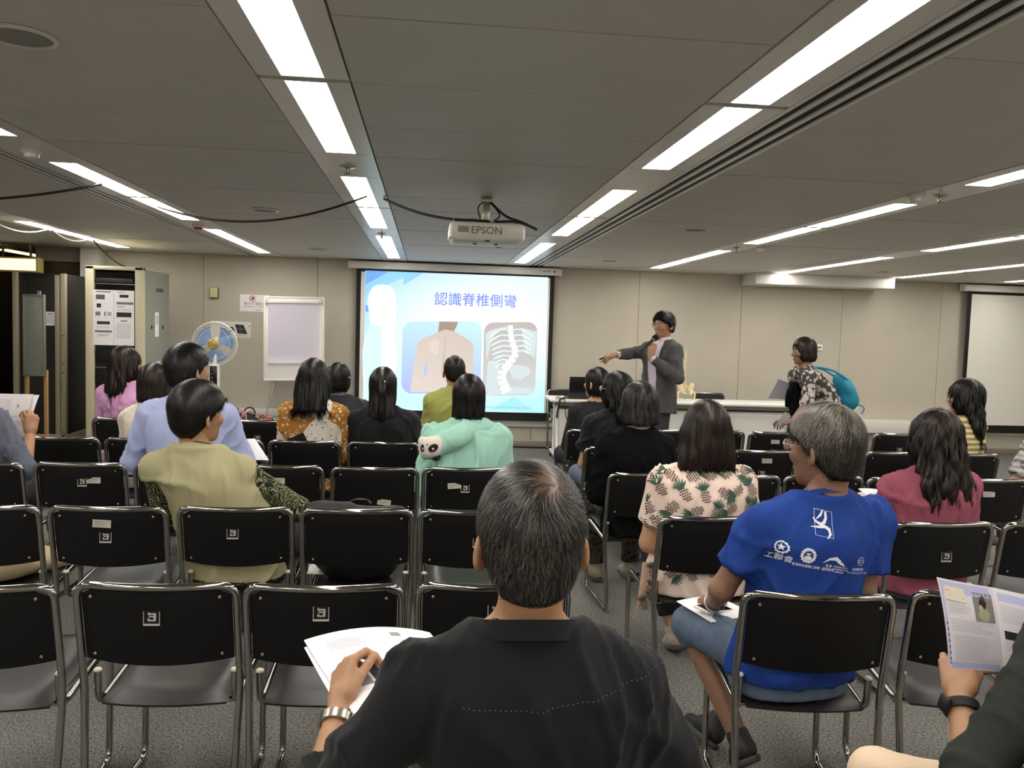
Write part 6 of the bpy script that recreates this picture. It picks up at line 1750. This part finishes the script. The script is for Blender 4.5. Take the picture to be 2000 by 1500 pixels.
PM = person('woman in an orange and white patterned blouse with long black hair', (-.765, 5.44), R(-3), head=(-.738, 5.43, 1.281), hs=1.04, hyaw=R(-8), sw=.172, female=True, skin=SKIN2, hair=dict(LONG, n=4500, len=.16, length=.20, width=.108, flare=1.05, back=.11, col=B3, jit=.07), shirt=dict(mat=cloth_nodes('patterned_blouse', blouse_pat), sleeve='long', e=.015, bottom=.43, name='blouse'), trousers=dict(mat=M_navyt))
PN = person('person in a dark navy jacket behind the patterned blouse', (-.70, 6.48), R(-4), head=(-.695, 6.5, 1.208), hyaw=R(-30), sw=.17, build=1.02, skin=SKIN2, hair=dict(BOB, length=.105, width=.082, taper=.7, col=B3), shirt=dict(mat=mat('cloth_navy', '#161a22', .8), sleeve='long', e=.022, bottom=.43, name='jacket'), trousers=dict(mat=M_navyt))
neck_ring(PN, .075, .03, mat('cloth_collar_grey', '#4a5058', .8), tilt=.3, z=-.004)
bm = bmesh.new(); b_box(bm, (0, 0, 0), (.004, .02, .012), .001); o = put('hair_clip', fin(bm), PN['root'], mat('pearl', '#e9e6e0', .2)); o.location = Vector(PN['hc'])+Vector((.086, -.03, .01))
# O: khaki vest over a patterned shirt
M_khaki = mat('cloth_khaki', '#a19b77', .85, bump=.2, bscale=500)
PO = person('person in a khaki vest over a dark swirl-patterned shirt', (-.80, 3.56), R(-10), head=(-.955, 3.52, 1.248), hs=1.05, hyaw=R(-28), hroll=R(3), sw=.185, build=1.04, res=.010, skin=SKIN,
    arms={1: ((-.55, 3.62, .70), (-.62, 3.84, .62)), -1: ((-1.12, 3.63, .68), (-.95, 3.86, .60))},
    hair=dict(kind='short', vol=.012, nape=-.098, n=8000, len=.07, w=.0012, S=5, jit=.12, tip=.005, grav=.3, col=B1, crown=(0, -.05, .13)),
    shirt=[dict(mat=cloth_nodes('swirl_shirt', swirl_pat), sleeve='long', e=.010, bottom=.42, wr=.0), dict(mat=M_khaki, sleeve='none', e=.028, bottom=.43, name='vest', wr=.009, wf=28, neck=.072)], trousers=dict(mat=M_navyt))
neck_ring(PO, .074, .022, M_khaki, tilt=.3, z=-.0, flare=.01, name='vest_collar'); neck_ring(PO, .068, .03, mat('cloth_olive_dark', '#4a4d38', .9), tilt=.3, z=.0, flare=.0, name='shirt_collar')
# P: light blue shirt
M_lblue = mat('cloth_light_blue', '#a8b2da', .8, bump=.1, bscale=700)
PP = person('man in a light blue shirt with thick black hair', (-1.275, 4.53), R(-4), head=(-1.290, 4.53, 1.374), hs=1.10, hyaw=R(-30), hpitch=R(3), sw=.205, build=1.12, res=.010, skin=SKIN,
    arms={-1: ((-1.58, 4.60, .73), (-1.40, 4.85, .58)), 1: ((-1.0, 4.60, .73), (-1.15, 4.86, .60))},
    hair=dict(kind='short', vol=.010, nape=-.085, n=5000, len=.05, w=.0012, S=4, jit=.25, tip=.007, col=B3), shirt=dict(mat=M_lblue, sleeve='long', e=.018, bottom=.43, wf=30), trousers=dict(mat=M_navyt))
neck_ring(PP, .078, .034, mat('cloth_collar_white', '#c9d2ec', .8), tilt=.3, z=-.008, flare=.014)
page('handout', 'white sheet held beside the man in the light blue shirt', ((-1.06, 4.86, .83), (-1.0, 4.90, .83), (-.90, 4.80, .72), (-1.02, 4.78, .72)), bend=(.004, 0))
# Q: cream sweater
PQ = person('person in a cream knitted sweater with a dark bob', (-1.76, 5.48), R(-4), head=(-1.752, 5.47, 1.226), hs=1.02, hyaw=R(-14), sw=.165, female=True, skin=SKIN2, hair=dict(BOB, length=.125, width=.095, taper=.8, col=('#1a1311', '#46332a'), scalp=((.0, -.0, .125), (.012, .05, .02), .5)), shirt=dict(mat=mat('knit_cream', '#d8cfbc', .95, bump=.6, bscale=160), sleeve='long', e=.018, bottom=.43, name='sweater'), trousers=dict(mat=M_navyt))
# R: pink top
PR = person('woman in a pink top with long dark hair by the rack', (-2.25, 6.50), R(-6), head=(-2.303, 6.50, 1.292), hs=1.04, hyaw=R(-42), sw=.165, female=True, skin=SKIN2, hair=dict(LONG, n=4500, len=.18, length=.27, width=.098, flare=.95, back=.11, col=B2, jit=.10, tip=.008, lock=.005, rag=.09, wave=1.), shirt=dict(mat=mat('cloth_pink', '#c793bc', .85), sleeve='long', e=.016, bottom=.43), trousers=dict(mat=M_navyt))
# S: grey denim shirt and booklet
PS = person('person in a grey denim shirt reading a newsletter by the rack side', (-2.36, 4.52), R(4), head=(-2.46, 4.55, 1.30), sw=.185, skin=SKIN, res=.010, arms={1: ((-2.125, 4.56, .70), (-2.172, 4.72, .855)), -1: ((-2.62, 4.58, .72), (-2.5, 4.8, .86))},
    hands={1: dict(dir=(.0, .25, .95), back=(.75, -.6, 0), curl=(.85, .85, .9, .9), thumb=(.3, .3), h=.0055), -1: dict(dir=(0, .3, .9), back=(-.8, -.5, 0), curl=(.8,)*4)}, hair=dict(SHORT, col=B1), shirt=dict(mat=mat('denim_grey', '#5e6270', .85, bump=.4, bscale=300, mottle=.15, mscale=30), sleeve='long', frac=.12, e=.016, bottom=.43), trousers=dict(mat=M_navyt))
nS, nSS = page('newsletter', 'open newsletter with a purple picture held in front of the rack', ((-2.46, 4.86, 1.07), (-2.19, 4.80, 1.075), (-2.215, 4.745, .84), (-2.46, 4.80, .83)), bend=(-.008, .008), n=12,
    prints=[(.05, .12, .50, .26, M_bkp), (.05, .38, .48, .28, mat('print_purple', '#b48fb8', .7)), (.70, .24, .03, .08, M_ink), (.62, .52, .26, .012, M_pal), (.62, .62, .26, .15, M_bkp), (.64, .82, .2, .012, M_pal)])
page('newsletter', 'second newsletter sheet behind the purple picture page', ((-2.44, 4.872, 1.065), (-2.165, 4.815, 1.07), (-2.205, 4.757, .84), (-2.44, 4.812, .83)), bend=(-.008, .008))
# T: person at the frame's edge
PT = person('person in a grey plaid shirt beside the striped top row', (3.70, 4.40), R(10), head=(3.72, 4.42, 1.27), sw=.18, skin=SKIN, res=.013, arms={-1: ((3.44, 4.40, .70), (3.55, 4.68, .62))}, hair=dict(SHORT, col=B1), shirt=dict(mat=cloth_nodes('plaid', plaid_pat), sleeve='short', frac=.8, e=.016, bottom=.43), trousers=dict(mat=M_greyt))
# ------------------------------------------------------------------ H: the speaker
M_suit = mat('suit_grey', '#4b4b4d', .85, bump=.25, bscale=600); M_dress = mat('dress_shirt', '#d2c6d3', .8)
PH = person('speaker in a grey suit jacket holding a microphone and pointing at the screen', (2.285, 7.94), R(122), head=(2.315, 7.9, 1.724), hs=1.03, hyaw=R(-2), hpitch=R(-3), sw=.182, seat=.84, standing=True, res=.010, skin=SKIN,
    arms={1: ((2.11, 8.02, 1.325), (1.835, 7.86, 1.298)), -1: ((2.385, 7.60, 1.10), (2.115, 7.62, 1.29))},
    hands={1: dict(dir=(-.9, -.1, -.15), back=(.1, -.25, .95), curl=(.35, .9, 1.0, 1.0), thumb=(.2, .2), spread=.05, h=.0045), -1: dict(dir=(.12, .05, .95), back=(-.35, -.85, .1), curl=(.75, .8, .85, .9), thumb=(.3, .4), spread=.06, h=.0045)},
    hair=dict(kind='short', vol=.011, nape=-.07, front=.060, n=7000, len=.055, w=.0011, S=5, jit=.3, tip=.012, grav=-.1, crown=(0, -.05, .13), col=B3),
    shirt=[dict(mat=M_dress, sleeve='long', frac=.98, e=.007, bottom=.82, wr=.002, name='dress_shirt', neck=.06, neckz=.02, ntilt=.2), dict(mat=M_suit, sleeve='long', frac=.90, e=.022, bottom=.74, flare=.012, open=(.045, .085), name='suit_jacket', neck=.068, neckz=.0, ntilt=.1, wr=.006, wf=30)],
    trousers=dict(mat=mat('suit_trousers', '#33343a', .85), frac=.95))
eyes(PH, 1.03); glasses(PH, M_steel, 1.03)
neck_ring(PH, .066, .036, M_dress, tilt=.12, z=.002, flare=.014, gap=.35, name='shirt_collar')
LP = PH['loc']
def lapel(s_):
    bm = bmesh.new(); c = PH['c7']
    pts = [(.045, .01), (.085, -.02), (.115, -.075), (.085, -.085), (.095, -.11), (.06, -.20), (.03, -.29), (.026, -.29), (.055, -.12)]
    f = bm.faces.new([bm.verts.new((c[0]+s_*x, .6, c[2]+z)) for x, z in pts])
    bmesh.ops.triangulate(bm, faces=bm.faces[:])
    me = bpy.data.meshes.new('lapel'); bm.to_mesh(me); bm.free()
    decal(PH, me, Matrix.Identity(4), (0, -1, 0), mat('suit_lapel', '#424244', .85), 'lapel', off=.006, sub=2)
lapel(-1); lapel(1)
bl = Vector(LP((2.30, 7.72, 1.262))); hit = surf_project(PH, [(bl.x, .6, bl.z)], (0, -1, 0), .006)[0]
if hit is None: hit = bl
bd = put('name_badge', box_me((0, 0, 0), (.055, .004, .075), .001), PH['root'], mat('badge_blue', '#b9cde8', .3)); bd.location = hit; bd.rotation_euler = (0, 0, R(10))
o = put('badge_clip', box_me((0, -.002, .04), (.02, .006, .02), .002), bd, M_plastic_b)
# microphone and clicker in his hands
mh, mtl = Vector((2.165, 7.685, 1.470)), Vector((2.035, 7.615, 1.362))
t = thing('microphone', 'black handheld microphone held to the mouth of the speaker', 'microphone', mtl)
dr = (mh-mtl).normalized(); ln = (mh-mtl).length; qm = dr.to_track_quat('Z', 'Y').to_matrix().to_4x4()
def mp(prof): me = lathe_me(prof, 20); me.transform(qm); return me
put('handle', mp([(.010, -.03), (.012, -.028), (.014, ln*.5), (.016, ln-.03)]), t, M_plastic_b); put('collar_ring', mp([(.018, ln-.03), (.019, ln-.026), (.019, ln-.02), (.018, ln-.016)]), t, M_steel)
put('foam_head', mp([(.016, ln-.018), (.026, ln-.008), (.031, ln+.012), (.029, ln+.03), (.018, ln+.045), (.003, ln+.05)]), t, mat('foam_black', '#0a0a0a', .95, bump=.8, bscale=500))
t = thing('presentation_clicker', 'small black pointer in the pointing hand of the speaker', 'remote', (1.715, 7.83, 1.272))
c0, c1 = Vector((1.76, 7.85, 1.283)), Vector((1.662, 7.80, 1.252)); bm = bmesh.new(); b_tube(bm, [c0-Vector(t.location), c1-Vector(t.location)], .009, 10); put('barrel', fin(bm, 50), t, M_plastic_b)
dd = (c1-c0).normalized(); bm = bmesh.new(); b_tube(bm, [c1-Vector(t.location), c1+dd*.008-Vector(t.location)], .0075, 10); put('tip', fin(bm, 50), t, M_steel)

# ------------------------------------------------------------------ G: the woman walking past, leaning forward
M_flor = cloth_nodes('floral_blouse', floral_pat)
PG = person('woman in a grey floral blouse leaning forward with a turquoise backpack', (3.74, 7.22), R(88), head=(3.44, 7.2, 1.521), hs=1.03, hyaw=R(4), hpitch=R(-4), sw=.160, build=.98, seat=.80, standing=True, res=.010, skin=SKIN3, female=True,
    arms={-1: ((3.40, 6.98, .95), (3.25, 6.95, .775)), 1: ((3.52, 7.45, .98), (3.44, 7.42, 1.0))},
    hands={-1: dict(dir=(-.9, 0, -.1), back=(.2, -.5, .8), curl=(.5, .6, .7, .7), thumb=(.4, .3), h=.005), 1: dict(dir=(-.8, .1, .1), back=(0, .3, .9), curl=(.7,)*4)},
    hair=dict(BOB, n=5000, length=.095, width=.088, taper=.75, back=.102, col=B2, len=.09), shirt=dict(mat=M_flor, sleeve='long', frac=.20, e=.018, bottom=.70, flare=.02, name='blouse', wr=.007), trousers=dict(mat=M_navyt, frac=.95))
eyes(PG, 1.03)
# backpack on her back
bp_ = thing('backpack', 'turquoise backpack on the back of the leaning woman', 'backpack', (3.83, 7.20, 0), R(88))
f = Fld(); f.add(ell((0, 0, 1.03), (.14, .075, .17), Matrix.Rotation(R(-30), 3, 'X'))); f.add(ell((0, -.02, .93), (.13, .085, .09), Matrix.Rotation(R(-30), 3, 'X')), .05)
v, q = mesher(f, (-.25, -.3, .7), (.25, .3, 1.35), .010); v = wrinkle(v, q, .008, 40, 5)
M_turq = mat('nylon_turquoise', '#1c86a4', .6); v = v+np.array((0, -.03, .02), np.float32)
put('pack_body', np_mesh('pack', v, q), bp_, M_turq)
for s in (-1, 1): put('shoulder_strap', tube_me(fillet([(s*.10, .0, 1.15), (s*.10, .14, 1.235), (s*.10, .30, 1.262), (s*.10, .36, 1.22)], .06), .010, 8), bp_, M_turq)
put('strap_tail', tube_me(fillet([(-.10, -.10, .93), (-.12, -.17, .90), (-.12, -.14, .84)], .03), .006, 6), bp_, M_turq)
page('handout', 'grey printed sheet held by the leaning woman', ((3.30, 7.40, 1.125), (3.50, 7.43, 1.055), (3.48, 7.36, .925), (3.18, 7.34, .945)), bend=(.012, .006), m_=mat('paper_grey', '#8f8993', .7), prints=[(.35, .3, .3, .02, M_ink), (.5, .3, .02, .4, M_ink), (.55, .5, .25, .2, M_pgr)])
f = Fld(); f.add(rc((0, 0, .16), (.02, .02, -.2), .05, .045)); f.add(rc((-.05, 0, .12), (-.06, .03, -.02), .03, .02), .03); f.add(rc((.03, .0, -.1), (.0, .0, -.30), .05, .06), .03)
v, q = mesher(f, (-.2, -.2, -.45), (.2, .2, .3), .010); v = wrinkle(v, q, .012, 45, 9)
tag(put('folded_jacket', np_mesh('jacket', v, q), m=M_blackknit, loc=(3.43, 7.32, .90)), 'black jacket draped over the arm of the leaning woman', 'jacket')
t = thing('clear_phone', 'phone in a clear patterned case in the hand of the leaning woman', 'phone', (3.165, 6.94, .785)); t.rotation_euler = (R(78), R(35), R(-8))
put('case', box_me((0, 0, 0), (.07, .14, .009), .003, 3), t, mat('clear_case', '#b9b9bb', .15, trans=.6)); put('phone_body', box_me((0, 0, -.001), (.062, .13, .006), .002), t, mat('phone_grey', '#6d6f74', .3))

# ------------------------------------------------------------------ things left on the chairs
def soft(fn, lo, hi, h, amp, seed, wf=38):
    f = Fld(); fn(f); v, q = mesher(f, lo, hi, h); return wrinkle(v, q, amp, wf, seed), q
t = thing('backpack', 'black soft bag standing on the empty chair seat', 'bag', (-.28, 3.42, .41))
v, q = soft(lambda f: (f.add(ell((0, .12, .12), (.19, .10, .14))), f.add(rc((-.19, .10, .285), (.18, .10, .298), .05, .035), .06), f.add(rc((-.20, .1, .31), (-.05, .1, .32), .03, .022), .04)), (-.32, -.1, -.06), (.32, .35, .46), .010, .008, 4)
v[:, 2] = np.maximum(v[:, 2], .002)
put('bag_body', np_mesh('bag', v, q), t, mat('nylon_black', '#0b0b0c', .6, bump=.3, bscale=300))
put('zip', tube_me(fillet([(-.19, .048, .32), (-.05, .05, .325), (.16, .062, .32)], .05), .004, 6), t, M_plastic_b)
put('carry_handle', tube_me(fillet([(-.05, .14, .33), (-.03, .18, .34), (.03, .18, .34), (.05, .14, .33)], .02), .006, 6), t, M_plastic_b)
v, q = soft(lambda f: (f.add(ell((0, .2, .04), (.15, .17, .05))), f.add(ell((-.02, .12, .06), (.14, .07, .05)), .05), f.add(ell((.1, .28, .03), (.09, .1, .05)), .04)), (-.3, -.1, -.1), (.3, .45, .25), .011, .010, 6)
v[:, 2] = np.maximum(v[:, 2], .0)
tag(put('folded_jacket', np_mesh('jacket', v, q), m=M_tan, loc=(-1.74, 3.40, .425)), 'tan jacket lying bundled on the empty chair seat', 'jacket')
t = thing('shopping_bag', 'red, white and black crumpled carrier bag on a chair by the socket', 'bag', (-1.36, 6.50, .41))
def bagmat(co, N, L, ramp, mix):
    n = N('TexNoise', Scale=14., Detail=2.); L(co, n.inputs['Vector']); return ramp(n.outputs['Fac'], [(0, '#1c1a1b'), (.48, '#1c1a1b'), (.49, '#8f8a86'), (.53, '#a8443a'), (.57, '#4a4644'), (.64, '#2b2927')], 'CONSTANT')
v, q = soft(lambda f: (f.add(ell((0, .08, .17), (.15, .09, .18))), f.add(ell((-.05, .08, .34), (.10, .06, .07)), .05), f.add(ell((.1, .08, .30), (.07, .05, .09)), .05)), (-.3, -.1, -.1), (.3, .3, .5), .011, .014, 8, 50)
v[:, 2] = np.maximum(v[:, 2], .002)
put('bag_body', np_mesh('bag', v, q), t, cloth_nodes('carrier', bagmat, .4)); put('bag_handle', tube_me(fillet([(-.08, .08, .38), (-.05, .08, .43), (.0, .08, .43), (.02, .08, .38)], .03), .006, 6), t, M_plastic_b)
page('handout', 'loose white sheet on the seat beside the khaki vest', ((-.50, 3.62, .452), (-.44, 3.64, .452), (-.43, 3.50, .445), (-.49, 3.49, .445)), bend=(.004, 0))
page('handout', 'loose white sheet on the seat behind the cream sweater', ((-1.99, 5.60, .452), (-1.90, 5.62, .452), (-1.89, 5.42, .44), (-1.98, 5.40, .44)), bend=(.004, 0))
